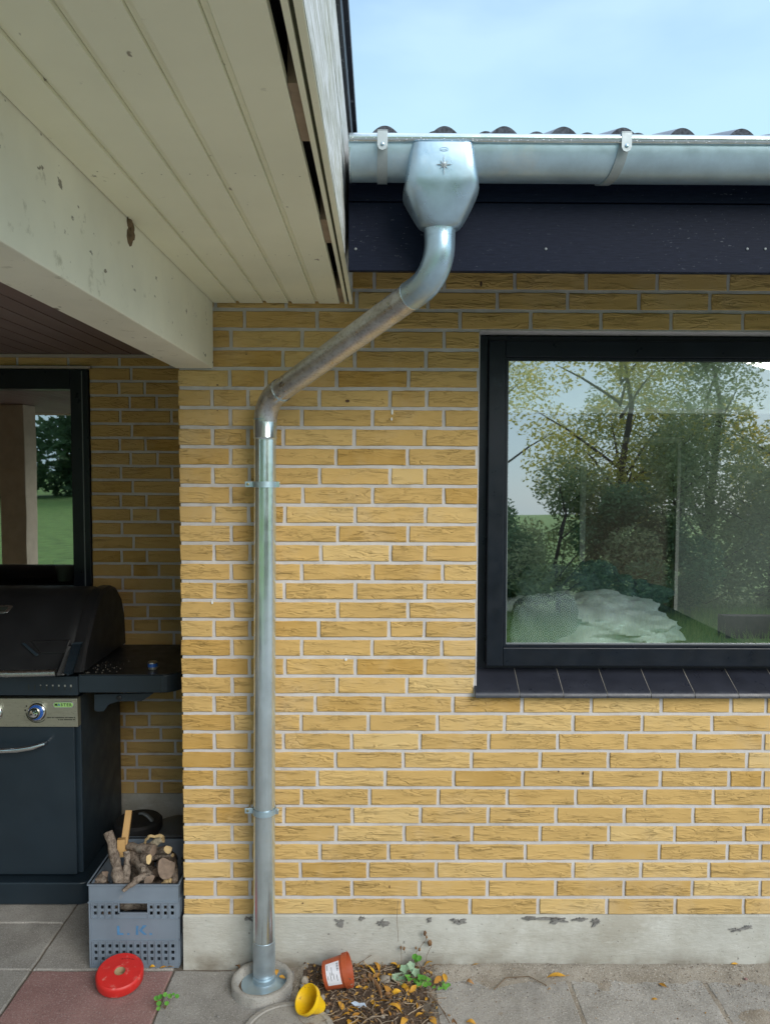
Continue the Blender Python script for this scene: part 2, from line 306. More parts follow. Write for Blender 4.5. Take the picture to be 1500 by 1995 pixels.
class MB:
    """collects shapes (world coordinates) into one mesh"""
    def __init__(s): s.bm = bmesh.new(); s.mi = 0
    def _f(s, vs):
        try: f = s.bm.faces.new(vs); f.material_index = s.mi; return f
        except ValueError: return None
    def poly(s, pts): return s._f([s.bm.verts.new(p) for p in pts])
    def box(s, x0, x1, y0, y1, z0, z1, bev=0):
        v = [s.bm.verts.new((x, y, z)) for z in (z0, z1) for y in (y0, y1) for x in (x0, x1)]
        fs = [s._f([v[i] for i in q]) for q in ((0, 2, 3, 1), (4, 5, 7, 6), (0, 1, 5, 4), (2, 6, 7, 3), (0, 4, 6, 2), (1, 3, 7, 5))]
        if bev:
            es = list({e for f in fs for e in f.edges}); bmesh.ops.bevel(s.bm, geom=es, offset=bev, segments=2, affect='EDGES', profile=.6)
        return s
    def obox(s, c, ax, ay, az):
        c, ax, ay, az = map(Vector, (c, ax, ay, az))
        v = [s.bm.verts.new(c + ax * i + ay * j + az * k) for k in (-1, 1) for j in (-1, 1) for i in (-1, 1)]
        for q in ((0, 2, 3, 1), (4, 5, 7, 6), (0, 1, 5, 4), (2, 6, 7, 3), (0, 4, 6, 2), (1, 3, 7, 5)): s._f([v[i] for i in q])
        return s
    def prism(s, pts, off):
        off = Vector(off); a = [s.bm.verts.new(p) for p in pts]; b = [s.bm.verts.new(Vector(p) + off) for p in pts]
        s._f(a); s._f(b[::-1]); n = len(a)
        for i in range(n): s._f((a[i], b[i], b[(i + 1) % n], a[(i + 1) % n]))
        return s
    def rings(s, rs, cap=True, closed=False):
        vr = [[s.bm.verts.new(p) for p in r] for r in rs]; n = len(vr[0])
        for a, b in zip(vr, vr[1:] + (vr[:1] if closed else [])):
            for i in range(n): s._f((a[i], a[(i + 1) % n], b[(i + 1) % n], b[i]))
        if cap and not closed: s._f(vr[0][::-1]); s._f(vr[-1])
        return s
    def tube(s, pts, r, n=16, cap=True, jit=0, flat=1):
        pts = [Vector(p) for p in pts]; rs = r if isinstance(r, (list, tuple)) else [r] * len(pts)
        out = []; t = (pts[1] - pts[0]).normalized(); up = Vector((0, 0, 1)) if abs(t.z) < .9 else Vector((0, 1, 0)); u = (up - t * up.dot(t)).normalized()
        for i, p in enumerate(pts):
            if i == 0: t = pts[1] - pts[0]
            elif i == len(pts) - 1: t = pts[-1] - pts[-2]
            else: t = (pts[i + 1] - p).normalized() + (p - pts[i - 1]).normalized()
            t.normalize(); u = (u - t * u.dot(t)).normalized(); w = t.cross(u); ring = []
            for k in range(n):
                a = 2 * math.pi * k / n; rr = rs[i] * (1 + (jit * (noise.noise(p * 40 + Vector((math.cos(a), math.sin(a), 3 * i))) * 1.5) if jit else 0))
                ring.append(p + u * math.cos(a) * rr + w * math.sin(a) * rr * flat)
            out.append(ring)
        return s.rings(out, cap)
    def lathe(s, prof, c, axis=(0, 0, 1), n=24, closed=False, cap=True):
        c = Vector(c); ax = Vector(axis).normalized(); q = Vector((0, 0, 1)).rotation_difference(ax)
        rs = [[c + q @ Vector((r * math.cos(2 * math.pi * k / n), r * math.sin(2 * math.pi * k / n), h)) for k in range(n)] for r, h in prof]
        return s.rings(rs, cap, closed)
    def build(s, name, mat, parent=None, smooth=None, bevel=0, label=None, cat=None, group=None, kind=None, recalc=True):
        bm = s.bm
        if recalc: bmesh.ops.recalc_face_normals(bm, faces=bm.faces[:])
        me = bpy.data.meshes.new(name); bm.to_mesh(me); bm.free()
        for m in (mat if isinstance(mat, (list, tuple)) else [mat]): me.materials.append(m)
        if smooth is not None:
            me.polygons.foreach_set('use_smooth', [True] * len(me.polygons)); me.set_sharp_from_angle(angle=R(smooth))
        # put the origin at the base centre of the piece
        if len(me.vertices):
            xs = [v.co for v in me.vertices]; mn = [min(v[i] for v in xs) for i in range(3)]; mxv = [max(v[i] for v in xs) for i in range(3)]
            c = Vector(((mn[0] + mxv[0]) / 2, (mn[1] + mxv[1]) / 2, mn[2])); me.transform(Matrix.Translation(-c))
        else: c = Vector((0, 0, 0))
        o = link(name, me, parent, world=True); o.location = c
        if bevel:
            b = o.modifiers.new('bevel', 'BEVEL'); b.width = bevel; b.segments = 2; b.limit_method = 'ANGLE'
        return tag(o, label, cat, group, kind)
def text(body, size, loc, rot, mat, parent, name='lettering', ext=.0004, off=0, sx=1):
    cu = bpy.data.curves.new('t', 'FONT'); cu.body = body; cu.size = size; cu.extrude = ext; cu.offset = off; cu.align_x = 'CENTER'; cu.align_y = 'CENTER'
    t = bpy.data.objects.new('t', cu); col.objects.link(t); bpy.context.view_layer.update()
    me = bpy.data.meshes.new_from_object(t.evaluated_get(bpy.context.evaluated_depsgraph_get())); bpy.data.objects.remove(t); me.materials.clear(); me.materials.append(mat)
    o = link(name, me, parent, world=True); o.location = loc; o.rotation_euler = rot; o.scale = (sx, 1, 1); return o
def fillet(a, b, c, r, n=10):
    """arc points rounding corner b of path a-b-c"""
    a, b, c = Vector(a), Vector(b), Vector(c); u = (a - b).normalized(); v = (c - b).normalized(); ang = u.angle(v); d = r / math.tan(ang / 2)
    p0 = b + u * d; p1 = b + v * d; ctr = b + (u + v).normalized() * (r / math.sin(ang / 2)); e0 = p0 - ctr; e1 = p1 - ctr; t = e0.angle(e1); out = []
    for i in range(n + 1):
        k = i / n; out.append(ctr + (e0 * math.sin((1 - k) * t) + e1 * math.sin(k * t)) / math.sin(t))
    return out
# ------------------------------------------------------------------ ground
g = MB(); g.poly([(-150, -200, -.05), (150, -200, -.05), (150, 60, -.05), (-150, 60, -.05)])
g.build('ground', SOILM, kind='structure', label='dark soil under the paving and the debris')
P = .195                                           # top of the plinth
def course(k): return P + (k - 1) * 200 / 3000, P + k * 200 / 3000 - .012
# ------------------------------------------------------------------ bricks
BR = {}
def brick_mesh(l, var, h=.0547):
    key = (round(l / .004), var, round(h, 3))
    if key in BR: return BR[key]
    rnd = random.Random(hash(key)); l = key[0] * .004
    nt = 6 if l > .15 else 4; per = []
    j = lambda: rnd.uniform(-.0013, .0010)
    for i in range(nt): per.append((l * i / nt + (rnd.uniform(-.004, .004) if i else j()), j()))
    per.append((l + j(), j())); per.append((l + j(), h * rnd.uniform(.4, .6)))
    for i in range(nt): per.append((l - l * i / nt + (rnd.uniform(-.004, .004) if i else j()), h + j()))
    per.append((j(), h + j())); per.append((j(), h * rnd.uniform(.4, .6)))
    cx, cz = l / 2, h / 2
    def ins(p, d): return (p[0] + d * (1 if p[0] < cx else -1), p[1] + d * (1 if p[1] < cz else -1))
    m = MB(); fr = [(*ins(p, .0022), 0) for p in per]
    m.rings([[(p[0], 0 + rnd.uniform(-.0006, .0006), p[1]) for p in fr], [(p[0], .0022, p[1]) for p in per], [(p[0], .03, p[1]) for p in per]], cap=False)
    bm = m.bm; bm.verts.ensure_lookup_table(); m._f([bm.verts[i] for i in range(len(per))])
    bmesh.ops.recalc_face_normals(bm, faces=bm.faces[:])
    if sum(f.normal.y for f in bm.faces if abs(f.normal.y) > .9) > 0: bmesh.ops.reverse_faces(bm, faces=bm.faces[:])
    me = bpy.data.meshes.new('brick'); bm.to_mesh(me); bm.free(); me.materials.append(BRICK); BR[key] = me
    return me
nbr = [0]
def lay(parent, joints_by_row, x0, x1, y, holes, vis, rows, far_name='outlying_brick'):
    """lays individual bricks of a wall facing -Y; holes = (xa, xb, za, zb); vis(x, z) -> own object; the rest joined"""
    far = MB()
    for k in rows:
        z0, z1 = course(k); js = sorted(j for j in joints_by_row(k) if x0 + .03 < j < x1 - .03)
        ed = [x0 - .006] + js + [x1 + .006]
        for a, b in zip(ed, ed[1:]):
            a += .006; b -= .006; segs = [(a, b)]
            for (xa, xb, za, zb) in holes:
                if z1 > za + .02 and z0 < zb - .02:
                    ns_ = []
                    for (p, q) in segs:
                        if q <= xa or p >= xb: ns_.append((p, q)); continue
                        if p < xa - .02: ns_.append((p, xa))
                        if q > xb + .02: ns_.append((xb, q))
                    segs = ns_
            for (p, q) in segs:
                if q - p < .02: continue
                if vis((p + q) / 2, (z0 + z1) / 2):
                    me = brick_mesh(q - p, random.randrange(3)); o = link('brick', me, parent, loc=Vector((p, y + random.uniform(-.0012, .0010), z0)) - parent.location)
                    o.scale = ((q - p) / (round((q - p) / .004) * .004), 1, 1); nbr[0] += 1
                else: far.box(p, q, y, y + .03, z0, z1)
    if len(far.bm.faces): far.build(far_name, BRICK, parent, kind='stuff')
# joints read from the wall itself, metres along the wall
J = {34:[-.5,-.26,-.02,.218,.458,.701,.944,1.187],33:[-.56,-.32,-.08,.163,.399,.639,.883,1.126],
 32:(342,695,1390),31:(275,622,965,1313),30:(528,878,1225),29:(270,445,790,1140),28:(183,358,705,1050,1229),27:(272,620,965,1311),
 26:(185,358,530,875,1218),25:(273,442,787,1135),24:(187,365,707,1050,1220),23:(275,448,625,965,1311),22:(190,362,537,880,1222),21:(277,450,795,1137),20:(193,368,713,1052,1220),
 19:(277,450,620,965,1306),18:(195,365,535,880,1220),17:(282,455,795,1137),16:(193,367,702,1045,1217),15:(280,452,620,962,1301),14:(196,366,538,880,1220),
 13:(281,450,792,1131),12:(193,362,685,1018,1355),11:(283,450,617,943,1280),10:(195,365,531,863,1195,1530),9:(284,450,784,1114),8:(197,365,696,1026,1359),7:(281,450,619,950,1285),
 6:(197,366,533,866,1197,1527),5:(281,450,787,1118),4:(202,371,708,1042,1374),3:(279,448,613,942,1274),2:(199,368,533,864,1192,1523),1:(278,445,782,1112)}
J2 = {12:(292,630,970,1310,1480),11:(207,540,878,1217),10:(465,798,1131,1468),9:(45,380,712,1050,1387),8:(295,628,965,1300,1465),7:(219,553,890,1223),6:(457,790,1125,1456),
 5:(48,380,714,1036,1373),4:(308,629,960,1291,1453),3:(206,540,871,1202),2:(456,788,1120,1451),1:(38,370,704,1037,1370),32:(335,677,1018,1367)}
def front_joints(k):
    if k >= 35: js = [(-.6 + .06 * (k % 4)) + .24 * i for i in range(9)]
    elif k >= 33: js = list(J[k])
    else:
        zc = sum(course(k)) / 2
        def pyof(z, x): # image row of that course, good to a pixel
            lo, hi = 0, 2600
            for _ in range(24):
                m = (lo + hi) / 2
                if at(x, m, 1, 0).z > z: lo = m
                else: hi = m
            return lo
        js = [at(340 + u / 2.5, pyof(zc, 500), 1, 0).x for u in J[k]] + [at(900 + u / 2.5, pyof(zc, 1200), 1, 0).x for u in J2.get(k, ())]
    m = max(js)
    while m < 3.2: m += .24; js.append(m)
    return js
CORX = -.690                                        # outer corner of the pier
WX0, WX1, WZ0, WZ1 = .338, 1.93, 1.02, P + 31 * 200 / 3000 - .004
front = empty('house_wall', (CORX, 0, 0), 'sunlit yellow rustic brick front wall with grey render plinth', 'wall')
lay(front, front_joints, CORX, 3.2, 0, [(WX0, WX1, WZ0 - .015, WZ1)], lambda x, z: x < 1.47 and z < 2.5, range(1, 37))
m = MB(); T0, T1 = .0045, .30
m.box(CORX + .004, WX0, T0, T1, P - .002, 2.62); m.box(WX0, WX1, T0, T1, P - .002, WZ0 - .02); m.box(WX0, WX1, T0, T1, WZ1, 2.62); m.box(WX1, 3.2, T0, T1, P - .002, 2.62)
m.build('mortar_bed', MORT, front)
# lower lintel course face under the window head is a pale reveal
m = MB(); m.box(WX0, WX1, .002, .085, WZ1 - .003, WZ1 - .0005); m.box(WX0 + .0005, WX0 + .004, .003, .085, WZ0, WZ1 - .004); m.build('window_reveal', MORT, front)
m = MB(); xs = [CORX - .003 + i * .04 for i in range(99)]
rows_ = []
for zz, yy in ((-.05, .0), (.05, -.001), (.12, .0), (P - .008, .001), (P - .0025, .006)):
    rows_.append([m.bm.verts.new((x, yy - .004 + .003 * noise.noise(Vector((x * 3, zz * 9, 1))), zz + (.002 * noise.noise(Vector((x * 9, 2, 2))) if zz > .15 else 0))) for x in xs])
for a, b in zip(rows_, rows_[1:]):
    for i in range(len(xs) - 1): m._f((a[i], a[i + 1], b[i + 1], b[i]))
m.box(CORX - .002, 3.2, .0065, .3, -.05, P - .0035)
pl = m.build('plinth', PLINTH, front, smooth=40)
# bare patches broken out of the render
def blotch(px, py, w, h, seed, nm='render_chip'):
    c = at(px, py, 1, -.006); rd = random.Random(seed); m = MB(); n = 44; w /= 1050.; h /= 1050.
    rim = [Vector((c.x + math.cos(t * 2 * math.pi / n) * w * (.62 + .9 * noise.fractal(Vector((math.cos(t*.1428)*1.6, math.sin(t*.1428)*1.6, seed)), .5, 2, 4)), -.0085, c.z + math.sin(t * 2 * math.pi / n) * h * (.62 + .9 * noise.fractal(Vector((math.cos(t*.1428)*1.6, math.sin(t*.1428)*1.6, seed)), .5, 2, 4)))) for t in range(n)]
    m.prism(rim, (0, .01, 0)); return m.build(nm, PATCHM, front)
for i, (px, py, w, h) in enumerate(((663, 1797, 20, 16), (742, 1798, 27, 20), (704, 1790, 12, 8), (837, 1792, 12, 9), (894, 1795, 34, 15), (1085, 1793, 48, 12), (1040, 1790, 60, 8), (1160, 1796, 24, 15), (1435, 1811, 34, 10), (1455, 1806, 16, 8), (485, 1790, 20, 9), (1130, 1791, 30, 9))): blotch(px, py, w, h, i + 3)
# white paint drips / stains on two bricks
for px, py, w, h in ((764, 806, 5, 14), (763, 818, 4, 8), (674, 1285, 6, 7), (414, 1175, 5, 9)):
    c = at(px, py, 1, -.003); m = MB(); m.lathe([(.001 * 0 + w / 1300., 0), (w / 1400., .0012)], c, (0, -1, 0), 10); o = m.build('paint_spot', WHITEP, front); o.scale = (1, 1, h / w)
for px, py, w, h in ((677, 781, 13, 7), (937, 553, 7, 15), (1135, 1507, 5, 7), (1088, 1503, 3, 5), (424, 800, 4, 3), (759, 1728, 3, 9), (590, 1760, 3, 5), (480, 690, 5, 2), (820, 715, 4, 3), (424, 750, 6, 4), (1395, 1640, 2, 6)):
    c = at(px, py, 1, -.002); n = 12; m = MB(); m.prism([(c.x + math.cos(t * .5236) * w / 1150 * (.7 + .5 * noise.noise(Vector((t, px, 0)))), -.0022, c.z + math.sin(t * .5236) * h / 1150 * (.7 + .5 * noise.noise(Vector((t, py, 9))))) for t in range(n)], (0, .002, 0)); m.build('dark_spot', M('dark_stain', (.10, .055, .035), .9, var=.3, ns=80), front)
# pier return face (turned away from the photograph) + back wall of the recess
BY = 1.02
m = MB()
for k in range(1, 34):
    z0, z1 = course(k); y = .006 if k % 2 else .114
    if k % 2 == 0: m.box(CORX, CORX + .02, .03, .108, z0, z1)
    while y < BY - .05:
        y1 = min(y + .228, BY - .012); m.box(CORX, CORX + .02, max(y, .03), y1, z0, z1); y = y1 + .012
m.build('return_brick', BRICK, front, kind='stuff')
m = MB(); m.box(CORX + .0045, CORX + .12, .301, BY - .001, -.05, 2.62); m.build('return_mortar', MORT, front)
back = empty('porch_wall', (-2, BY, 0), 'shaded yellow brick wall at the back of the covered porch', 'wall')
cyc = {1: (600, 925), 0: (482, 1100), 3: (622,), 2: (474, 783)}
def back_joints(k):
    js = []
    for u in cyc[k % 4]: js.append(at(160 + u / 6.235, 1000, 1, BY).x)
    mn, mxj = min(js), max(js)
    while mn > -4.2: mn -= .24; js.append(mn)
    while mxj < CORX: mxj += .24; js.append(mxj)
    return js
BWX = -1.372; BZ0, BZ1 = 1.165, 2.245
lay(back, back_joints, -4.0, CORX, BY, [(-3.2, BWX, BZ0, BZ1)], lambda x, z: x > -1.62 and z < 2.33, range(1, 34))
m = MB(); m.box(-4, -3.2, BY + .0045, BY + .3, -.05, 2.5); m.box(-3.2, BWX, BY + .0045, BY + .3, -.05, BZ0); m.box(-3.2, BWX, BY + .0045, BY + .3, BZ1, 2.5); m.box(BWX, CORX, BY + .0045, BY + .3, -.05, 2.5)
m.build('mortar_bed', MORT, back)
m = MB(); m.box(-4, CORX - .002, BY - .008, BY + .0035, -.05, P); m.build('plinth', PLINTH, back)
# ------------------------------------------------------------------ right-hand window
win = empty('window', (.34, .08, 1.07), 'large black framed window ajar above the dark tile sill', 'window')
FY = .085; fz0, fz1 = 1.062, WZ1 - .006; fx0, fx1 = WX0 + .008, WX1 - .008; fw = .036
m = MB(); m.box(fx0, fx0 + fw, FY, FY + .09, fz0, fz1); m.box(fx1 - fw, fx1, FY, FY + .09, fz0, fz1); m.box(fx0 + fw, fx1 - fw, FY, FY + .09, fz1 - fw, fz1); m.box(fx0 + fw, fx1 - fw, FY, FY + .09, fz0, fz0 + fw)
m.build('outer_frame', FRAME, win, bevel=.002)
m = MB(); m.box(fx0 + .055, fx0 + .062, FY + .012, FY + .02, 1.10, 1.78); m.box(fx0 + .044, fx0 + .064, FY + .02, FY + .0245, 1.10, 1.112); m.build('inner_seal', WHITEP, win)
# sash, hinged at the top and open by about 1.6 degrees
TL = R(1.5); HZ = 2.232; HY = .062
def S(x, d, z):   # sash coordinates: d = depth behind its front face, z measured on the sash
    q = z - HZ; return (x, HY + q * math.sin(TL) + d * math.cos(TL), HZ + q * math.cos(TL) - d * math.sin(TL))
def sbox(m, x0, x1, d0, d1, z0, z1):
    v = [m.bm.verts.new(S(x, d, z)) for z in (z0, z1) for d in (d0, d1) for x in (x0, x1)]
    for q in ((0, 2, 3, 1), (4, 5, 7, 6), (0, 1, 5, 4), (2, 6, 7, 3), (0, 4, 6, 2), (1, 3, 7, 5)): m._f([v[i] for i in q])
sx0, sx1, sz0, sz1 = .381, WX1 - .05, 1.084, HZ
bw = .058; bb = .066
m = MB(); sbox(m, sx0, sx0 + bw, 0, .05, sz0, sz1); sbox(m, sx1 - bw, sx1, 0, .05, sz0, sz1); sbox(m, sx0 + bw, sx1 - bw, 0, .05, sz1 - bw, sz1); sbox(m, sx0 + bw, sx1 - bw, 0, .05, sz0, sz0 + bb)
sash = m.build('sash_frame', FRAME, win, bevel=.003)
gx0, gx1, gz0, gz1 = sx0 + bw, sx1 - bw, sz0 + bb, sz1 - bw; t = .011
m = MB(); sbox(m, gx0, gx0 + t, .006, .03, gz0, gz1); sbox(m, gx1 - t, gx1, .006, .03, gz0, gz1); sbox(m, gx0 + t, gx1 - t, .006, .03, gz1 - t, gz1); sbox(m, gx0 + t, gx1 - t, .006, .03, gz0, gz0 + t)
m.build('glazing_bead', FRAME, win, bevel=.0015)
m = MB(); sbox(m, gx0 + t, gx1 - t, .009, .0125, gz0 + t, gz0 + t + .004); sbox(m, gx0 + t, gx0 + t + .0025, .009, .0125, gz0 + t + .004, gz1 - t); m.build('gasket', FRAMEM, win)
m = MB(); m.poly([S(gx0 + t, .014, gz0 + t), S(gx1 - t, .014, gz0 + t), S(gx1 - t, .014, gz1 - t), S(gx0 + t, .014, gz1 - t)]); m.build('pane', GLASS, win)
# ------------------------------------------------------------------ sill of glazed tiles
sill = empty('window_sill', (.335, 0, .98), 'sloping row of dark glazed tiles under the large window', 'sill')
edges = [.334] + [.489 + .1525 * i for i in range(11)]
b0, b1 = at(1003, 1303, 1, .075), at(1012, 1358, 1, -.03)
for i, (a, b) in enumerate(zip(edges, edges[1:])):
    a += .0012; b -= .0012; m = MB(); dz = random.uniform(-.0006, .0006)
    prof = [(.095, b0.z + .006), (-.012, b1.z + .022), (-.024, b1.z + .017), (-.031, b1.z + .006), (-.032, b1.z - .003), (-.022, b1.z - .004), (-.012, b1.z + .004), (.095, b0.z - .012)]
    m.prism([(a, y, z + dz) for y, z in prof], (b - a, 0, 0)); m.build('sill_tile', SILL, sill, smooth=35)
m = MB(); m.prism([(.336, y, z) for y, z in ((.094, b0.z + .0045), (-.012, b1.z + .0203), (-.0225, b1.z + .0155), (-.0285, b1.z + .005), (-.02, b1.z - .002), (-.012, b1.z + .005), (.094, b0.z - .01))], (1.6, 0, 0)); m.build('grout', GROUT, sill, smooth=35)
# ------------------------------------------------------------------ room behind the window
RY = 3.2; RZ = 2.2
def struct(name, mat, fn, label=None): m = MB(); fn(m); return m.build(name, mat, kind='structure', label=label)
struct('room_floor', FLOORP, lambda m: m.box(-.5, 3.4, .301, RY, .1, .14))
struct('room_ceiling', CEILP, lambda m: m.box(-.5, 3.4, .301, RY, RZ, RZ + .02))
def rw(m):
    m.box(-.5, 3.4, RY, RY + .05, .1, RZ + .02); m.box(-.55, -.5, .301, RY, .1, RZ + .02); m.box(3.35, 3.40, .301, RY, .1, .9); m.box(3.35, 3.40, RY - .3, RY, .9, RZ + .02)  # right side left open above the low wall, an added opening letting daylight in
    m.box(-.5, CORX + .9, .3005, .32, .1, RZ)
struct('room_wall', WALLP, rw)
dr = empty('room_door', (1.35, RY - .05, .14), 'dark doorway with pale jamb on the far side of the room', 'door')
m = MB(); m.box(1.50, 1.54, RY - .12, RY - .001, .14, 2.02); m.box(2.22, 2.245, RY - .12, RY - .001, .14, 2.02); m.box(1.54, 2.22, RY - .12, RY - .001, 1.98, 2.02); m.build('jamb', M('grey_jamb', (.34, .36, .34), .6), dr)
m = MB(); m.box(1.36, 1.50, RY - .09, RY - .001, .14, 2.05); m.build('panel', FRAME, dr); m = MB(); m.box(1.54, 2.22, RY - .06, RY - .001, .14, 1.98); m.build('door_leaf', M('brown_door', (.08, .05, .04), .5), dr)
bl = empty('roller_blind', (1, .16, 2.0), 'pale green roller blind half drawn behind the top of the large window', 'blind')
BLM = M('pale_blind_cloth', (.66, .74, .60), .9, var=.03, bump=.1)
zbl = at(1200, 805, 1, .165).z
m = MB(); m.box(.35, 1.9, .160, .162, zbl + .018, 2.25); m.build('blind_cloth', BLM, bl); m = MB(); m.box(.35, 1.9, .156, .167, zbl, zbl + .0175); m.build('hem_bar', WHITEP, bl, bevel=.003)
def blob(name, c, r, mat, seed, amp=.2, freq=5, sq=1.0, n=88, parent=None, flatb=True, **k):
    m = MB(); c = Vector(c); rs = []
    for i in range(n // 2 + 1):
        th = math.pi * i / (n // 2); ring = []
        for j in range(n):
            ph = 2 * math.pi * j / n; d = Vector((math.sin(th) * math.cos(ph), math.sin(th) * math.sin(ph), math.cos(th)))
            d = Vector([math.copysign(abs(x) ** sq, x) for x in d])
            q = d * (1 + amp * noise.fractal(d * freq * .3 + Vector((seed, 0, 0)), .7, 2.1, 4)); p = Vector((q.x * r[0], q.y * r[1], q.z * r[2]))
            if flatb: p.z = max(p.z, -r[2] * .55)
            ring.append(c + p)
        rs.append(ring)
    m.rings(rs, False); bmesh.ops.remove_doubles(m.bm, verts=m.bm.verts[:], dist=1e-5)
    return m.build(name, mat, parent, smooth=70, **k)
bed = empty('bed', (1, 1, .14), 'raised day bed with a dark base beside the window', 'bed')
m = MB(); m.box(.34, 1.62, .42, 1.9, .14, .96, .01); m.build('bed_base', M('dark_bed_base', (.05, .05, .05), .5), bed)
m = MB(); m.box(.34, 1.6, .43, 1.88, .962, 1.03, .02); m.build('mattress', M('mattress_grey', (.10, .12, .13), .9), bed)
blob('duvet', (.93, .85, 1.085), (.42, .36, .12), DUVET, 3, .26, 5, label='crumpled pale blue duvet heaped on the bed by the window', cat='duvet')
blob('knitted_blanket', (1.0, 1.2, 1.13), (.38, .28, .17), THROW, 8, .3, 6, label='dark knitted blanket heaped behind the pale duvet', cat='blanket')
blob('pillow', (.70, .56, 1.12), (.145, .06, .135), PILLOW, 5, .12, 3, sq=.62, flatb=False, label='grey scallop patterned pillow leaning at the lower window corner', cat='pillow')
# ------------------------------------------------------------------ left window (back of the porch)
lw = empty('porch_window', (-1.4, BY, 1.17), 'black framed dark window in the shaded porch wall', 'window')
m = MB(); X1 = BWX - .003; fwd = .085
m.box(X1 - fwd, X1, BY - .012, BY + .08, BZ0 + .003, BZ1 - .003); m.box(-3.197, -3.12, BY - .012, BY + .08, BZ0 + .003, BZ1 - .003); m.box(-3.12, X1 - fwd, BY - .012, BY + .08, BZ1 - .095, BZ1 - .003); m.box(-3.12, X1 - fwd, BY - .012, BY + .08, BZ0 + .003, BZ0 + .04)
m.build('frame', FRAME, lw, bevel=.003)
m = MB(); m.box(X1 - .03, X1 - .026, BY - .016, BY - .011, BZ0 + .01, BZ1 - .01); m.build('frame_groove', FRAMEM, lw)
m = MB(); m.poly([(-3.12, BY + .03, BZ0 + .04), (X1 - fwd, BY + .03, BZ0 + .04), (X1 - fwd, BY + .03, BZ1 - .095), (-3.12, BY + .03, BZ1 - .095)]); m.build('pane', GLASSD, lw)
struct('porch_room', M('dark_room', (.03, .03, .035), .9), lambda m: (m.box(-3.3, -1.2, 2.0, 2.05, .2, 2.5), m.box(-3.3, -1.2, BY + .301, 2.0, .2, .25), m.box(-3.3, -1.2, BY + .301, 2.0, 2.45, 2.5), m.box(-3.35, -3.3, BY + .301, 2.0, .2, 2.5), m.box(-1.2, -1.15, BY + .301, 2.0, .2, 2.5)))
m = MB(); c = at(128, 1132, 1, BY + .16); m.lathe([(.035, 0), (.05, .10), (.053, .10), (.047, .1), (.034, .006)], (c.x, c.y, BZ0 + .05), n=20); m.build('flower_pot', M('pale_green_pot', (.30, .36, .25), .6), smooth=40, label='pale green pot standing behind the glass of the porch window', cat='pot')
m = MB(); m.box(-3.19, BWX - .02, BY + .09, BY + .30, BZ0 + .0, BZ0 + .045); m.build('inner_sill', FRAME, lw)
m = MB(); m.box(-3.19, BWX + .01, BY - .02, BY - .002, BZ1 + .001, BZ1 + .012); m.build('head_flashing', BRTRIM, lw)
# ------------------------------------------------------------------ porch roof
pr = empty('porch_roof', (-2, -1, 2.34), 'cream panelled roof overhang with peeling gable edge above the porch', 'roof')
YN, SZ = -3.1, 2.342
sj = [-.566, -.489, -.397, -.311, -.220, -.137]
for i, (a, b) in enumerate(zip(sj, sj[1:])):
    g_ = .013; m = MB()
    pts = [(a + (g_ if i else .0012), SZ + .0), (b - .0005, SZ), (b - .0005, SZ + .016), (a + .0005, SZ + .016), (a + .0005, SZ + .007), (a + (g_ if i else .0012) - .004, SZ + .007)]
    dz = random.uniform(-.0008, .0008)
    m.prism([(x, YN, z + dz) for x, z in pts], (0, -YN - .006, 0)); m.build('soffit_board', CREAM, pr)
m = MB()
for i, (a, b) in enumerate(zip(sj, sj[1:])):
    for y in (-2.3, -1.72, -1.16, -.6, -.08):
        for f in (.3, .75): m.lathe([(.0016, 0), (.0012, .0005)], (a + .013 + (b - a - .013) * f, y + random.uniform(-.01, .01), SZ - .0009), (0, 0, -1), 7)
m.build('nail_head', M('painted_nail', (.40, .38, .28), .6), pr, kind='stuff')
m = MB(); m.box(-.697, -.568, YN, -.004, 2.122, 2.60); bo = m.build('beam', CREAMB, pr, bevel=.003)
m = MB(); m.box(-.1205, -.1115, YN, -.006, SZ - .001, 2.62); m.box(-.105, -.094, YN, -.006, SZ - .002, 2.44); m.build('edge_board', CREAM, pr)
m = MB(); m.box(-.1113, -.1052, YN, -.006, SZ + .006, 2.62); m.build('gap_fill', GAPFILL, pr)  # dark green filler in the gap between the two edge boards
for i, (za, zb, xo) in enumerate(((2.4425, 2.585, 0), (2.5875, 2.735, .0006))):
    m = MB(); m.box(-.105, -.0935 + xo, YN, -.03, za, zb); m.build('gable_board', WEATH, pr, bevel=.002)
m = MB(); m.box(-.0938, -.0925, YN, -.03, SZ + .001, 2.4405); m.build('gable_board', WEATH, pr)
for (a, b) in ((-1.5, -1.30), (-.88, -.70), (-.21, -.008)):
    m = MB(); m.box(-.1365, -.1207, a, b, SZ + .004, 2.44); m.build('spacer_block', OLDWOOD, pr)
m = MB(); m.box(-.115, -.084, YN, .9, 2.737, 2.80); m.box(-.12, -.073, YN, .9, 2.801, 2.835); m.build('roof_trim', M('roof_trim_black', (.02, .022, .03), .5, stain=(.35, .36, .36), st=(.6, .7), sns=40), pr)
m = MB(); m.box(-4.2, -.125, YN, BY + .5, 2.50, 2.74); m.build('roof_deck', ROOFD, pr)
m = MB(); m.box(-.5, -.125, YN, -.01, 2.45, 2.499); m.build('roof_lining', ROOFD, pr)
x = -.70
for i in range(34):
    m = MB(); m.prism([(x - .088, YN, 2.314), (x - .0015, YN, 2.314), (x - .0015, YN, 2.326), (x - .092, YN, 2.326), (x - .092, YN, 2.318)], (0, BY - YN - .012, 0)); m.build('ceiling_board', BROWN, pr); x -= .0935
m = MB(); m.box(-4, CORX - .003, BY - .02, BY - .003, 2.297, 2.3125); m.build('ceiling_trim', BRTRIM, pr, bevel=.002)
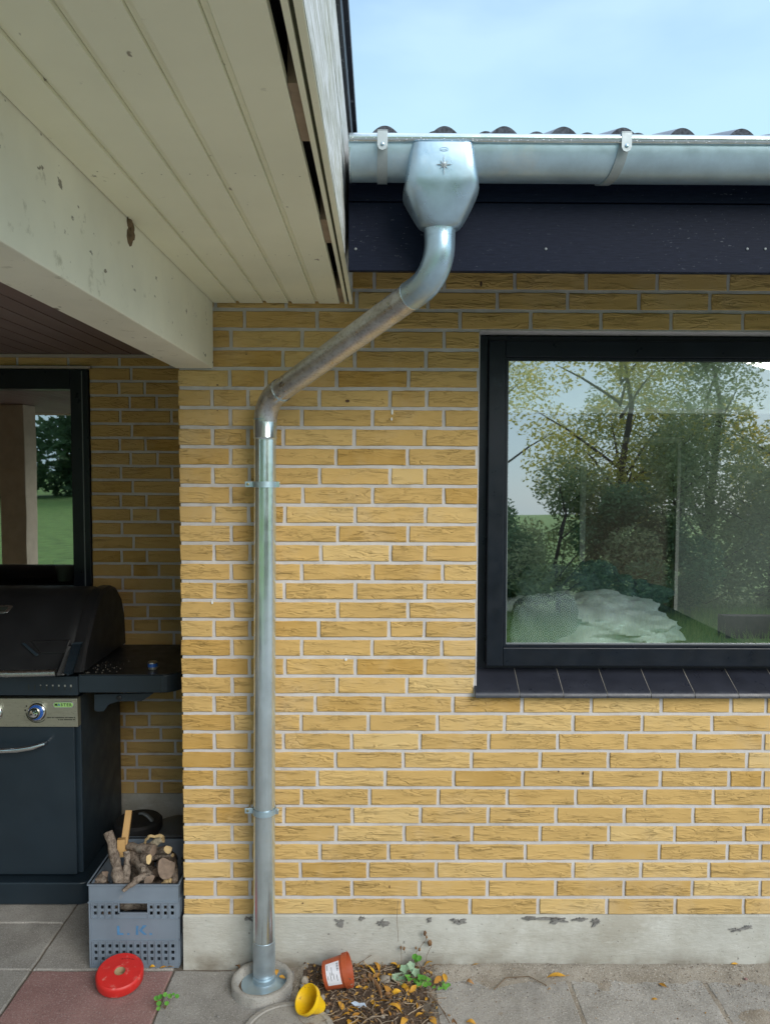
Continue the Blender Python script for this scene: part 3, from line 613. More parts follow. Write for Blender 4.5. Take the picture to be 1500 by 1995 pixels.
m = MB(); m.box(-4.2, -.70, YN - .02, YN, 2.30, 2.83); m.box(-.70, -.084, YN - .02, YN, 2.34, 2.83); m.box(-4.22, -4.2, YN, BY, 2.30, 2.83); m.build('front_fascia', CREAM, pr)
m = MB(); c = at(255, 452, 0, -.568); 
for i in range(5): m.lathe([(.015 + .006 * math.sin(i * 2), 0), (.011, .005), (.002, .008)], (-.568, c.y + random.uniform(-.012, .012), c.z + .018 - i * .008), (1, 0, 0), 9)
m.build('mud_nest', M('mud', (.15, .10, .055), .95, var=.3, ns=60, bump=1), pr, smooth=60)
# brick pillar carrying the porch roof, reflected in the porch window
pp = empty('porch_pillar', (-3.15, -2, 0), 'pale rendered pillar standing at the front of the porch', 'pillar')
m = MB(); m.box(-3.26, -3.04, -2.1, -1.88, .06, 2.31, .006); m.build('pillar_shaft', M('pale_render', (.66, .58, .44), .9, var=.1, ns=12, bump=.5), pp)
m = MB(); m.box(-3.28, -3.02, -2.12, -1.86, -.05, .059); m.build('pillar_foot', RINGM, pp)
# ------------------------------------------------------------------ house roof: fascia, tiles
hf = empty('house_roof', (1, -.6, 2.3), 'grey tiled roof with black fascia boards above the window', 'roof')
FYF = -.62
zs = at(1000, 395, 1, FYF).z; zb = at(1000, 529, 1, FYF).z
m = MB(); m.box(-.083, 1.045, FYF, FYF + .02, zb, zs - .001); m.build('fascia_board', FASCIA, hf, bevel=.0015)
m = MB(); m.box(1.048, 3.4, FYF, FYF + .02, zb, zs - .001); m.build('fascia_board', FASCIA, hf, bevel=.0015)
m = MB(); m.box(-.083, 3.4, FYF - .004, FYF + .02, zs + .0015, 2.60); m.build('upper_fascia_board', FASCIA, hf, bevel=.0015)
for px in (693, 1063, 1455, 1490):
    c = at(px, 485, 1, FYF - .001); m = MB(); m.lathe([(.0036, 0), (.0033, .001), (.0015, .0016)], c, (0, -1, 0), 10); m.build('screw', FRAMEM, hf)
sl = math.tan(R(21.2))
m = MB(); m.prism([(-.083, FYF + .021, zb + .03), (-.083, 0, zb + .03 + .62 * sl), (-.083, 0, zb + .045 + .62 * sl), (-.083, FYF + .021, zb + .045)], (3.48, 0, 0)); m.build('eave_soffit', FRAME, hf)
def tz(y): return 2.589 + (y + .68) * sl
m = MB(); m.prism([(-.083, -.60, tz(-.6) - .02), (-.083, 3.4, tz(3.4) - .02), (-.083, 3.4, 2.55), (-.083, .001, 2.63), (-.083, .0, 2.60), (-.083, -.60, 2.56)], (3.5, 0, 0)); m.build('roof_underlay', ROOFD, hf)
m = MB(); m.prism([(-.083, 3.4, tz(3.4) - .02), (-.083, 7, tz(3.4) - 1.4), (-.083, 7, 0), (-.083, 3.41, 0)], (3.5, 0, 0)); m.build('rear_house', BRICK, hf)
def tile_mesh():
    m = MB(); W_ = .30; Ln = .42; prof = []
    for j in range(49):
        x = W_ * j / 48; u = (x % .15) / .15; h = 0
        if .22 < u < .78: h = .034 * math.sin(math.pi * (u - .22) / .56) ** .75
        prof.append((x, h))
    top = []; 
    for yy in (0, .21, Ln):
        zz = yy * sl; top.append([m.bm.verts.new((x, yy, h + zz + (.018 if yy == 0 else .018 * (1 - yy / Ln)))) for x, h in prof])
    for a, b in zip(top, top[1:]):
        for i in range(48): m._f((a[i], a[i + 1], b[i + 1], b[i]))
    lo = [m.bm.verts.new((x, .002, h * .55 + .006)) for x, h in prof]; m.mi = 1
    for i in range(48): m._f((lo[i], lo[i + 1], top[0][i + 1], top[0][i]))
    m.mi = 0
    for i in (0, 48): pass
    me = bpy.data.meshes.new('roof_tile'); bmesh.ops.recalc_face_normals(m.bm, faces=m.bm.faces[:]); m.bm.to_mesh(me); m.bm.free(); me.materials.append(TILEM); me.materials.append(TILEE)
    me.polygons.foreach_set('use_smooth', [True] * len(me.polygons)); me.set_sharp_from_angle(angle=R(40)); return me
TM = tile_mesh()
for r in range(11):
    for c in range(12):
        o = link('roof_tile', TM, hf, loc=Vector((.010 - .075 + .300 * c - (.0), -.672 + r * .345, tz(-.672 + r * .345) + random.uniform(-.001, .002))) - hf.location)
# ------------------------------------------------------------------ gutter
gt = empty('gutter', (-.07, -.70, 2.48), 'galvanised half round gutter running along the black fascia', 'gutter')
GY, GZ, GR = -.700, at(1000, 262, 1, -.772).z - .012, .0725
def garc(r, a0, a1, n): return [(GY + r * math.cos(R(a0 + (a1 - a0) * i / n)), GZ + r * math.sin(R(a0 + (a1 - a0) * i / n))) for i in range(n + 1)]
gx_0, gx_1 = at(680, 300, 1, -.77).x, 3.3
m = MB(); o_ = garc(GR, 180, 355, 28) + [(GY + GR, GZ + .02), (GY + GR - .0015, GZ + .02)] + garc(GR - .0015, 355, 180, 28)
m.prism([(gx_0, y, z) for y, z in o_], (gx_1 - gx_0, 0, 0)); m.build('trough', ZINCM, gt, smooth=35)
m = MB(); m.tube([(gx_0 + .0005, GY - GR - .003, GZ + .001), (1.2, GY - GR - .003, GZ + .001), (gx_1, GY - GR - .003, GZ + .001)], .0105, 20); m.build('rolled_bead', ZINC, gt, smooth=40)
m = MB(); m.prism([(gx_0 - .001, y, z) for y, z in garc(GR - .002, 180, 360, 20)], (.0015, 0, 0)); m.build('end_cap', ZINCM, gt)
m = MB(); m.tube([(gx_0 + .001, y, z) for y, z in garc(GR + .0002, 195, 300, 14)], .0022, 8); m.build('solder_seam', ZINC, gt, smooth=40)
def bracket(px, skew=0.0):
    x = at(px, 300, 1, -.78).x; w = .0125
    m = MB(); path = garc(GR + .0036, 176, 300, 22); inn = garc(GR + .0004, 176, 300, 22)
    rs = []
    for i, ((y, z), (y2, z2)) in enumerate(zip(path, inn)):
        k = (i / len(path)) ** 1.3 * skew
        rs.append([(x - w + k, y, z), (x + w + k, y, z), (x + w + k, y2, z2), (x - w + k, y2, z2)])
    m.rings(rs); b = m.build('bracket', BRK, gt, smooth=30)
    m = MB(); y0 = GY - GR - .016
    m.prism([(x - w + .0002, y0, GZ + .012), (x + w - .0002, y0, GZ + .012), (x + w - .0002, y0, GZ - .022), (x + .008, y0 + .0005, GZ - .030), (x, y0 + .001, GZ - .033), (x - .008, y0 + .0005, GZ - .030), (x - w + .0002, y0, GZ - .022)], (0, .0025, 0))
    m.box(x - w + .0002, x + w - .0002, y0, GY - GR + .01, GZ + .0122, GZ + .0145); m.build('clip', BRK, b, bevel=.0006)
    m = MB(); m.lathe([(.0048, 0), (.0044, .002), (.002, .0035)], (x, y0, GZ - .019), (0, -1, 0), 12); m.build('rivet', ZINCB, b, smooth=40)
bracket(745); bracket(1218, -.03); bracket(1690)
# condensation drops clinging to bead
m = MB()
for i in range(170):
    x = random.uniform(gx_0, 1.25) if random.random() < .75 else random.uniform(-.05, .25); a = R(random.uniform(205, 255)); r = random.uniform(.0006, .0019)
    m.lathe([(r, 0), (r * .8, r * .5), (r * .3, r * .8)], (x, GY - GR - .003 + .0104 * math.cos(a), GZ + .001 + .0104 * math.sin(a)), (0, math.cos(a), math.sin(a)), 7)
m.build('water_drop', CHROME, gt, smooth=60, kind='stuff')
# ------------------------------------------------------------------ downpipe
dp = empty('downpipe', (-.394, -.075, 0), 'galvanised downpipe with funnel outlet, two bends and wall clamps', 'downpipe')
hx = at(861, 362, 1, -.76).x
def sup(cx, cy, a, b, z, n=48, e=2.6, yb=None):
    out = []
    for k in range(n):
        t = 2 * math.pi * k / n; c, s = math.cos(t), math.sin(t)
        x = math.copysign(abs(c) ** (2 / e), c) * a; y = math.copysign(abs(s) ** (2 / e), s) * b
        out.append((cx + x, cy + y, z))
    return out
hz = lambda py: at(861, py, 1, -.76).z
m = MB(); pz = at(861, 437, 1, -.70).z
ztop = GZ - .012; 
prof = [(ztop, .0745, .090, -.698, 9), (ztop - .02, .079, .090, -.698, 9), (hz(350), .089, .088, -.698, 7), (hz(362), .0925, .084, -.698, 5), (hz(368), .0915, .081, -.699, 4.4), (hz(390), .079, .070, -.70, 3.6), (hz(412), .0655, .058, -.70, 2.9), (hz(424), .057, .051, -.70, 2.4), (hz(430), .0515, .047, -.70, 2.1), (hz(434), .0405, .0405, -.70, 2), (hz(437) - .004, .0388, .0388, -.70, 2), (hz(437) - .014, .0388, .0388, -.70, 2)]
m.rings([sup(hx, cy, a, b, z, e=e) for z, a, b, cy, e in prof]); hop = m.build('outlet_hopper', ZINCB, dp, smooth=28)
# eight-pointed compass star pressed in the hopper
sc_c = Vector((hx + .002, -.7895, at(863, 321, 1, -.787).z)); m = MB(); ctr = m.bm.verts.new(sc_c + Vector((0, -.007, 0))); pts = []
for k in range(16):
    a = math.pi * k / 8; r = (.0245 if k % 8 == 4 else .0205 if k % 4 == 0 else .0135) if k % 2 == 0 else .0055
    if k == 12: r = .026
    pts.append(m.bm.verts.new(sc_c + Vector((math.cos(a) * r, .0012 if k % 2 else .0005, math.sin(a) * r))))
for k in range(16): m._f((ctr, pts[k], pts[(k + 1) % 16]))
m.build('star_emblem', make_zinc('star_zinc', (.85, .88, .9), .3, .4, 0, .5), hop)
m = MB(); oc = Vector((hx + .002, -.7890, at(863, 291, 1, -.787).z)); m.tube([oc + Vector((math.cos(t * .3927) * .0105, 0, math.sin(t * .3927) * .0042)) for t in range(17)], .0006, 6)
for k in range(5): m.box(oc.x - .0075 + k * .0032, oc.x - .0055 + k * .0032, oc.y - .0008, oc.y, oc.z - .0014, oc.z + .0014)
m.build('oval_stamp', ZINCB, hop)
C1 = at(858, 536, 1, -.70); C2 = at(517, 783, 1, -.076); top = Vector((hx, -.70, hz(437) - .004)); C1.x = hx
bot = Vector((-.394, -.076, .15)); PRr = .0372
f1 = fillet(top, C1, C2, .105, 12); f2 = fillet(C1, C2, bot, .10, 12); dn = (bot - C2).normalized(); dd = (C2 - C1).normalized()
m = MB(); m.tube([top, top + (f1[0] - top) * .5] + f1 + [f1[-1] + dd * .035], PRr + .0012, 32, cap=False); m.build('upper_elbow', ZINCB, dp, smooth=40)
m = MB(); m.tube([f1[-1] + dd * .02, f1[-1].lerp(f2[0], .5), f2[0] - dd * .01], PRr - .0008, 32, cap=False); m.build('slanted_pipe', ZINCD, dp, smooth=40)
m = MB(); m.tube([f2[0] - dd * .03] + f2 + [f2[-1] + dn * .03], PRr + .0012, 32, cap=False); m.build('lower_elbow', ZINCD, dp, smooth=40)
for nm, p, d_ in (('joint_seam', f1[-1] + dd * .035, dd), ('joint_seam', f2[0] - dd * .03, dd)):
    m = MB(); m.tube([p - d_ * .0015, p + d_ * .0015], PRr + .0019, 32); m.build(nm, ZINC, dp, smooth=40)
def onp(z): return C2 + dn * ((z - C2.z) / dn.z)
za = at(517, 818, 1, -.076).z; zb_ = at(517, 853, 1, -.076).z; zc_ = at(514, 1830, 1, -.076).z
m = MB(); m.tube([onp(za + .002), onp(zb_ + .003), onp(zb_), onp(zb_ - .004), onp(zb_ - .007), onp(zb_ - .012)] + [onp(zb_ - .012 - (zb_ - .002 - zc_) * i / 12) for i in range(1, 13)], [PRr + .0014, PRr + .0014, PRr + .0026] + [PRr - .0002] * 15, 40); m.build('straight_pipe', ZINC, dp, smooth=40)
m = MB(); m.tube([onp(za + .0045), onp(za - .0005)], PRr + .0022, 36); m.build('collar_rim', ZINCB, dp, smooth=40)
m = MB(); m.tube([onp(zc_), onp(zc_ - .003), onp(.03)], [PRr + .0016, PRr + .0012, PRr + .0010], 40); m.build('pipe_shoe', make_zinc('zinc_spangled', (.50, .58, .63), .3, .55, .0, .75), dp, smooth=40)
for py in (944, 1587):
    z = at(517, py, 1, -.11).z; c = onp(z); m = MB(); r = PRr + .0032; h = .0095; n = 32
    ring = lambda rr, zz: [(c.x + rr * math.cos(2 * math.pi * k / n), c.y + rr * math.sin(2 * math.pi * k / n), zz) for k in range(n)]
    m.rings([ring(r, z - h), ring(r, z + h), ring(r - .002, z + h), ring(r - .002, z - h)], closed=True)
    clamp = m.build('pipe_clamp', ZINCM, dp, smooth=40)
    m = MB(); m.box(c.x - r - .026, c.x - r + .003, c.y - .006, c.y - .0035, z - h, z + h); m.build('clamp_ear', ZINCM, clamp, bevel=.002)
    m = MB(); m.box(c.x + r - .003, c.x + r + .009, c.y - .012, c.y - .0095, z - h, z + h); m.box(c.x + r - .003, c.x + r + .009, c.y - .008, c.y - .0055, z - h, z + h); m.box(c.x + r + .006, c.x + r + .010, c.y - .016, c.y - .002, z - .006, z + .006); m.build('clamp_hinge', ZINC, clamp, bevel=.0008)
    m = MB(); m.lathe([(.0048, 0), (.0045, .0015), (.0015, .0022)], (c.x - r - .016, c.y - .006, z), (0, -1, 0), 12); m.build('screw', SCREW, clamp)
    m = MB(); m.tube([(c.x - r - .016, c.y - .004, z), (c.x - r - .016, 0, z)], .003, 8); m.build('wall_plug', STEEL, clamp)
# ------------------------------------------------------------------ paving
pav = tag(bpy.data.objects.new('paving', None), 'worn concrete paving slabs along the house', kind='structure'); col.objects.link(pav)
def slab(x0, x1, y0, y1, mat=SLAB, dz=0):
    m = MB(); n = 9; pts = []
    def edge(a, b):
        for i in range(n): 
            p = Vector(a).lerp(Vector(b), i / n); w = .0035 * noise.noise(Vector((p.x * 13, p.y * 13, 1))); pts.append((p.x + w, p.y + w))
    edge((x0, y0), (x1, y0)); edge((x1, y0), (x1, y1)); edge((x1, y1), (x0, y1)); edge((x0, y1), (x0, y0))
    cx, cy = (x0 + x1) / 2, (y0 + y1) / 2; z = -.001 + dz
    r0 = [(x, y, -.04) for x, y in pts]; r1 = [(x, y, z - .004) for x, y in pts]; r2 = [(x + (.004 if x < cx else -.004), y + (.004 if y < cy else -.004), z) for x, y in pts]
    m.rings([r0, r1, r2]); return m.build('paving_slab', mat, pav)
g_ = .004
cols_ = [(-3.2, -2.735), (-2.735, -2.235), (-2.235, -1.735), (-1.735, -1.23)]
for a, b in cols_:
    y = BY - .01
    for y0 in (.80, .53, .268, -.014, -.30, -.72, -1.15, -1.6, -2.1, -2.6, -3.1, -4.0, -5.0): slab(a + g_, b - g_, y0 + g_, y - g_, dz=random.uniform(-.001, .001)); y = y0
y = BY - .01
for y0, mt in ((.5, SLAB), (-.0145, SLAB), (-.31, SLABR), (-.8, SLAB), (-1.3, SLAB), (-1.8, SLAB), (-2.3, SLAB), (-2.8, SLAB), (-3.9, SLAB), (-5.0, SLAB)): slab(-1.23 + g_, -.725 - g_, y0 + g_, y - g_, mt); y = y0
slab(-.722, -.295, -.30, -.018); slab(-.722, -.515, -.80, -.306)
slab(-.508, -.17, -.80, -.45); slab(-.162, .19, -.80, -.45)
x = .192
for i in range(6):
    y = -.045
    for y0 in (-.50, -.98, -1.46, -1.94, -2.42, -2.9, -3.9, -5.0): slab(x + g_, x + .47 - g_, y0 + g_, y - g_, dz=random.uniform(-.002, .001)); y = y0
    x += .474
x = -.722
for i in range(2):
    y = -.80
    for y0 in (-1.28, -1.76, -2.24, -2.72, -3.9, -5.0): slab(x + g_, x + .455 - g_, y0 + g_, y - g_); y = y0
    x += .457
m = MB(); m.poly([(-4, -5, -.0085), (3.2, -5, -.0085), (3.2, 1.0, -.0085), (-4, 1.0, -.0085)]); m.build('joint_sand', JOINTM, kind='structure', label='earth and sand in the joints under the paving slabs')
g = MB(); g.poly([(-149, -199, -.03), (149, -199, -.03), (149, -5.0, -.012), (-149, -5.0, -.012)]); g.build('lawn', GRASS, kind='structure', label='green lawn behind the camera')
tr_ = MB(); tr_.poly([(-8, -6.6, -.008), (12, -6.6, -.008), (12, -4.99, -.008), (-8, -4.99, -.008)]); tr_.poly([(3.1, -4.99, -.008), (12, -4.99, -.008), (12, .0, -.008), (3.1, .0, -.008)]); tr_.build('terrace', SLAB, kind='structure', label='concrete terrace between the paving and the lawn')
tf = MB(); rg = random.Random(77)
for i in range(9000):
    x, y = rg.uniform(.5, 8.5), rg.uniform(-9.6, -6.6); hh_ = rg.uniform(.05, .16) * (1.8 if rg.random() < .15 else 1); a = rg.uniform(0, 6.28); w_ = .006; lx_, ly_ = rg.uniform(-.06, .06), rg.uniform(-.06, .06)
    tf.poly([(x - math.cos(a) * w_, y - math.sin(a) * w_, -.02), (x + math.cos(a) * w_, y + math.sin(a) * w_, -.02), (x + lx_, y + ly_, hh_)])
tf.build('grass_tufts', make_leafm('grass_blade', (.20, .34, .08), (.46, .52, .20), (.32, .42, .12), .4), kind='stuff', label='long pale grass along the edge of the terrace', recalc=False)
# sand and soil wedge along the wall
def hgt(x, y):
    s = .010 * math.exp(-((y + .0) / .035) ** 2) + .004 * noise.noise(Vector((x * 14, y * 14, 0)))
    hole = max(0, min(1, (x + .30) / .04)) * max(0, min(1, (.175 + .02 * math.sin(y * 40) - x) / .05)); 
    right = max(0, min(1, (x - .16) / .05))
    zz = s - .010 + right * (.009 * math.exp(-((y + .02) / .06) ** 2) + .0052 + .006 * max(0, noise.noise(Vector((x * 3.1, y * 6, 4)))))
    zz += hole * (.012 * (1 + noise.noise(Vector((x * 9, y * 9, 7)))) + .004 * noise.noise(Vector((x * 60, y * 60, 7))) )
    zz += .0016 * noise.noise(Vector((x * 120, y * 120, 3)))
    if y < -.44: zz -= .02
    if x < -.30: zz -= .004 * min(1, (-.3 - x) / .05)
    return zz
m = MB(); nx, ny = 340, 64; X0, X2, Y0, Y2 = -.52, 2.2, -.46, .0
vv = [[m.bm.verts.new((X0 + (X2 - X0) * i / nx, Y0 + (Y2 - Y0) * j / ny, hgt(X0 + (X2 - X0) * i / nx, Y0 + (Y2 - Y0) * j / ny))) for i in range(nx + 1)] for j in range(ny + 1)]
for j in range(ny):
    for i in range(nx):
        f = m._f((vv[j][i], vv[j][i + 1], vv[j + 1][i + 1], vv[j + 1][i])); f.material_index = 1 if (-.26 < f.calc_center_median().x + .03 * noise.noise(f.calc_center_median() * 30) < .17) else 0
m.build('soil_strip', [SANDM, SOILM], kind='structure', smooth=60, label='sandy soil strip at the foot of the wall')
def hz_(x, y): return max(hgt(x, y), -.001 if (x > .2 or x < -.515) else -.05)
# grit
m = MB()
for i in range(2600):
    x = random.choice((random.uniform(-.5, 1.35), random.uniform(.15, 1.35))); y = -abs(random.gauss(0, .11)) - .004
    if y < -.32: continue
    r = random.uniform(.0008, .0026) * (1.6 if random.random() < .06 else 1); z = hz_(x, y)
    if z < -.02: continue
    c = Vector((x, y, z + r * .4)); q = random.random() * 6
    v = [m.bm.verts.new(c + Vector(p) * r) for p in ((math.cos(q), math.sin(q), 0), (-math.sin(q), math.cos(q), 0), (-math.cos(q), -math.sin(q), .1), (math.sin(q), -math.cos(q), 0), (0, 0, .8), (0, 0, -.6))]
    for a, b in ((0, 1), (1, 2), (2, 3), (3, 0)): m._f((v[a], v[b], v[4])); m._f((v[b], v[a], v[5]))
def sandy():
    b = NB('loose_grit'); rp = b.N.new('ShaderNodeValToRGB'); b.link(b.geo.outputs['Random Per Island'], rp.inputs[0]); rp.color_ramp.elements[0].color = (.12, .09, .07, 1); rp.color_ramp.elements[1].color = (.62, .56, .48, 1); b.set(col=rp.outputs[0], rough=.9); return b.m
m.build('grit', sandy(), kind='stuff', label='loose sand grains and grit scattered along the wall')
# ------------------------------------------------------------------ drain ring, cover
dr_ = empty('drain_ring', (-.397, -.10, 0), 'round concrete drain collar around the foot of the downpipe', 'drain')
rc = Vector((-.397, -.108, 0)); m = MB(); n = 48; rt = .035
def cring(r, z, j=0.0): return [(rc.x + (r + j * noise.noise(Vector((k * .7, r * 50, z * 40)))) * math.cos(2 * math.pi * k / n), rc.y + (r + j * noise.noise(Vector((k * .7, r * 50, z * 40)))) * math.sin(2 * math.pi * k / n), z + j * .6 * noise.noise(Vector((k * .5, r * 90, 3)))) for k in range(n)]
m.rings([cring(.104, -.05), cring(.104, rt - .004, .003), cring(.100, rt, .003), cring(.088, rt, .003), cring(.084, rt - .004, .002), cring(.080, -.05)], closed=True); m.build('concrete_ring', RINGM, dr_, smooth=50)
m = MB(); m.lathe([(.0375, .026), (.039, .012), (.045, .007), (.070, .002), (.078, .0015), (.078, -.002), (.037, -.002)], (rc.x + .004, rc.y + .018, .003), n=40); m.build('metal_flange', ZINCM, dr_, smooth=40)
m = MB(); m.lathe([(.0815, -.02), (.0815, .002)], rc, n=40); m.build('drain_floor', SOILM, dr_)
cc = Vector((-.282, -.345, 0)); m = MB(); rr_ = .150
m.lathe([(rr_, -.03), (rr_, .010), (rr_ - .006, .016), (rr_ - .020, .017), (rr_ - .023, .0125), (rr_ - .027, .0125), (rr_ - .030, .0155), (.03, .015), (.001, .015)], cc, n=56); m.build('drain_cover', RINGM, smooth=30, label='round concrete drain cover in front of the drain collar', cat='drain cover')
# ------------------------------------------------------------------ pots
def pot(name, c, ax, r0, r1, h, rimh, mat, label, spin=0):
    q = Vector((0, 0, 1)).rotation_difference(Vector(ax).normalized()); root = empty(name, c, label, 'pot'); root.rotation_mode = 'XYZ'
    root.rotation_euler = q.to_euler(); m = MB(); t = .0016
    m.lathe([(r0 * .2, 0), (r0, 0), (r0 + (r1 - r0) * .82, h - rimh), (r1 + .0028, h - rimh), (r1 + .0036, h), (r1 + .0006, h), (r0 + (r1 - r0) * .8 - t, h - rimh), (r0 - t, t), (r0 * .2, t)], (0, 0, 0), n=40)
    bm = m.bm; me = bpy.data.meshes.new('pot_wall'); bmesh.ops.recalc_face_normals(bm, faces=bm.faces[:]); bm.to_mesh(me); bm.free(); me.materials.append(mat)
    me.polygons.foreach_set('use_smooth', [True] * len(me.polygons)); me.set_sharp_from_angle(angle=R(35))
    return root, link('pot_wall', me, root)
yp, _ = pot('yellow_flower_pot', Vector((-.186, -.232, .018)), (-.60, -.42, .68), .020, .043, .076, .016, YELL, 'small yellow plastic pot tipped over beside the drain collar')
m = MB(); m.tube([Vector((.0405 * math.cos(a * .13 - 1.2), .0405 * math.sin(a * .13 - 1.2), .058 - a * .0004)) for a in range(12)] , .0012, 6); o = m.build('wire_clip', STALK); o.parent = yp
tp, tw = pot('terracotta_pot', Vector((-.180, -.112, .045)), (.97, -.02, .26), .048, .056, .094, .020, TERRA, 'terracotta coloured plastic pot lying on its side with a white sticker')
tp.scale = (.93, .93, .93)
# sticker on its camera-facing side
Mx = base_matrix(tp); inv = Mx.inverted()
viewdir = (CP - Vector((-.13, -.1, .06))).normalized(); vl = (inv.to_3x3() @ viewdir); a0 = math.atan2(vl.y, vl.x)
def onpot(u, v, k=1.0):  # u along axis 0..1, v angle offset
    z = .014 + u * .052; r = (.048 + .008 * z / .077) + .0006 * k; a = a0 + v; return Vector((r * math.cos(a), r * math.sin(a), z))
def potpatch(u0, u1, v0, v1, mat, name, k=1.0):
    m = MB(); nn = 8; rows = [[m.bm.verts.new(onpot(u, v0 + (v1 - v0) * i / nn, k)) for i in range(nn + 1)] for u in (u0, u1)]
    for i in range(nn): m._f((rows[0][i], rows[0][i + 1], rows[1][i + 1], rows[1][i]))
    me = bpy.data.meshes.new(name); m.bm.to_mesh(me); m.bm.free(); me.materials.append(mat); return me
st_ = link('sticker', potpatch(.0, 1, -.72, .78, PAPER, 'sticker'), tp)
me = None
for i in range(9):      # bar code and lines of print
    v = -.58 + i * .055; link('barcode_bar', potpatch(.80, .94, v, v + (.02 if i % 3 else .035), INK, 'barcode_bar', 1.5), tp)
for u, v0, v1 in ((.10, -.60, -.25), (.10, .1, .35), (.74, .1, .5), (.30, -.1, .45), (.52, .0, .38), (.42, -.4, .1)):
    link('print_line', potpatch(u, u + .03, v0, v1, INK, 'print_line', 1.5), tp)
# ------------------------------------------------------------------ crate
CYF = -.002; cx0, cx1 = at(178, 1880, 2, 0).x + .002, at(355, 1881, 2, 0).x - .008; CW = cx1 - cx0; CHH = at(265, 1722, 1, CYF).z; CDP = .345; tk = .004
crate = empty('plastic_crate', ((cx0 + cx1) / 2, .17, 0), 'grey blue plastic crate full of firewood beside the pier', 'crate')
def crate_panel(name, F, w, front=True):
    """F maps (u across 0..w, d depth, z) to the world"""
    m = MB()
    def b(u0, u1, d0, d1, z0, z1):
        v = [m.bm.verts.new(F(u, d, z)) for z in (z0, z1) for d in (d0, d1) for u in (u0, u1)]
        for q in ((0, 2, 3, 1), (4, 5, 7, 6), (0, 1, 5, 4), (2, 6, 7, 3), (0, 4, 6, 2), (1, 3, 7, 5)): m._f([v[i] for i in q])
    H = CHH; e = .009; n = 12; cw = (w - 2 * e) / n
    zA0, zA1 = .012, .098; zB0, zB1 = .182, .238
    b(0, e, 0, tk, 0, H); b(w - e, w, 0, tk, 0, H); b(e, w - e, 0, tk, 0, zA0); b(e, w - e, .001, tk, zA1, zB0); b(e, w - e, 0, tk, zB1, H)
    hl, hr = 4, 8
    for (z0, z1, nr) in ((zA0, zA1, 3), (zB0, zB1, 2)):
        hh = .0125; gap = (z1 - z0 - nr * hh) / (nr + 1) * .9; zs_ = [z0 + gap * 1.2 + i * (hh + gap) for i in range(nr)]
        for c in range(n):
            u0 = e + c * cw
            if front and nr == 2 and hl <= c < hr: continue
            b(u0, u0 + cw * .28, .0012, tk, z0, z1); b(u0 + cw * .72, u0 + cw, .0012, tk, z0, z1)
            zz = z0
            for q in zs_: b(u0 + cw * .28, u0 + cw * .72, .0016, tk, zz, q); zz = q + hh
            b(u0 + cw * .28, u0 + cw * .72, .0016, tk, zz, z1)
            b(u0 + cw * .0, u0 + cw * .16, -.0034, .0012, z0, z1)
    if front:
        u0, u1 = e + hl * cw, e + hr * cw; b(u0, u1, .0, tk, zB0, zB0 + .020); b(u0 - .004, u0, -.003, tk, zB0 + .016, zB1); b(u1, u1 + .004, -.003, tk, zB0 + .016, zB1); b(u0 - .004, u1 + .004, -.003, .001, zB0 + .016, zB0 + .021)
    b(0, w, -.0025, .0005, zA1 - .001, zA1 + .003); b(0, w, -.0025, .0005, zB0 - .004, zB0)
    b(-.003, w + .003, -.0035, .0005, zB1, zB1 + .004); b(-.0035, w + .0035, -.006, tk, H - .004, H); b(0, e * .6, -.003, .0005, .002, zB1)
    b(0, w, -.0025, .0005, 0, .004)
    return m.build(name, CRATE, crate)
fp = crate_panel('front_panel', lambda u, d, z: (cx0 + u, CYF + d, z), CW)
crate_panel('side_panel', lambda u, d, z: (cx0 + d, CYF + tk + .0005 + u, z), CDP - 2 * tk - .001, False)
crate_panel('side_panel', lambda u, d, z: (cx1 - d, CYF + tk + .0005 + u, z), CDP - 2 * tk - .001, False)
crate_panel('back_panel', lambda u, d, z: (cx0 + u, CYF + CDP - d, z), CW)
m = MB(); m.box(cx0 + .005, cx1 - .005, CYF + .005, CYF + CDP - .005, .004, .010); m.build('base', CRATE, crate)
# stencilled letters L.K.
def stencil(pts, name='stencil_letter'):
    m = MB(); m.prism([(cx0 + x, CYF + .0007, z) for x, z in pts], (0, -.0006, 0)); m.build(name, PBLUE, fp)
lx, lz, hh = .098, .120, .033
stencil([(lx, lz), (lx + .023, lz), (lx + .022, lz + .006), (lx + .009, lz + .007), (lx + .008, lz + hh), (lx, lz + hh)])
stencil([(lx + .036, lz), (lx + .044, lz), (lx + .044, lz + .006), (lx + .036, lz + .006)], 'stencil_dot')
kx = lx + .066; stencil([(kx, lz), (kx + .009, lz), (kx + .010, lz + hh), (kx + .002, lz + hh)])
stencil([(kx + .012, lz + .016), (kx + .026, lz + hh + .002), (kx + .040, lz + hh + .002), (kx + .022, lz + .017), (kx + .040, lz), (kx + .029, lz)])
stencil([(kx + .049, lz), (kx + .058, lz), (kx + .058, lz + .006), (kx + .049, lz + .006)], 'stencil_dot')
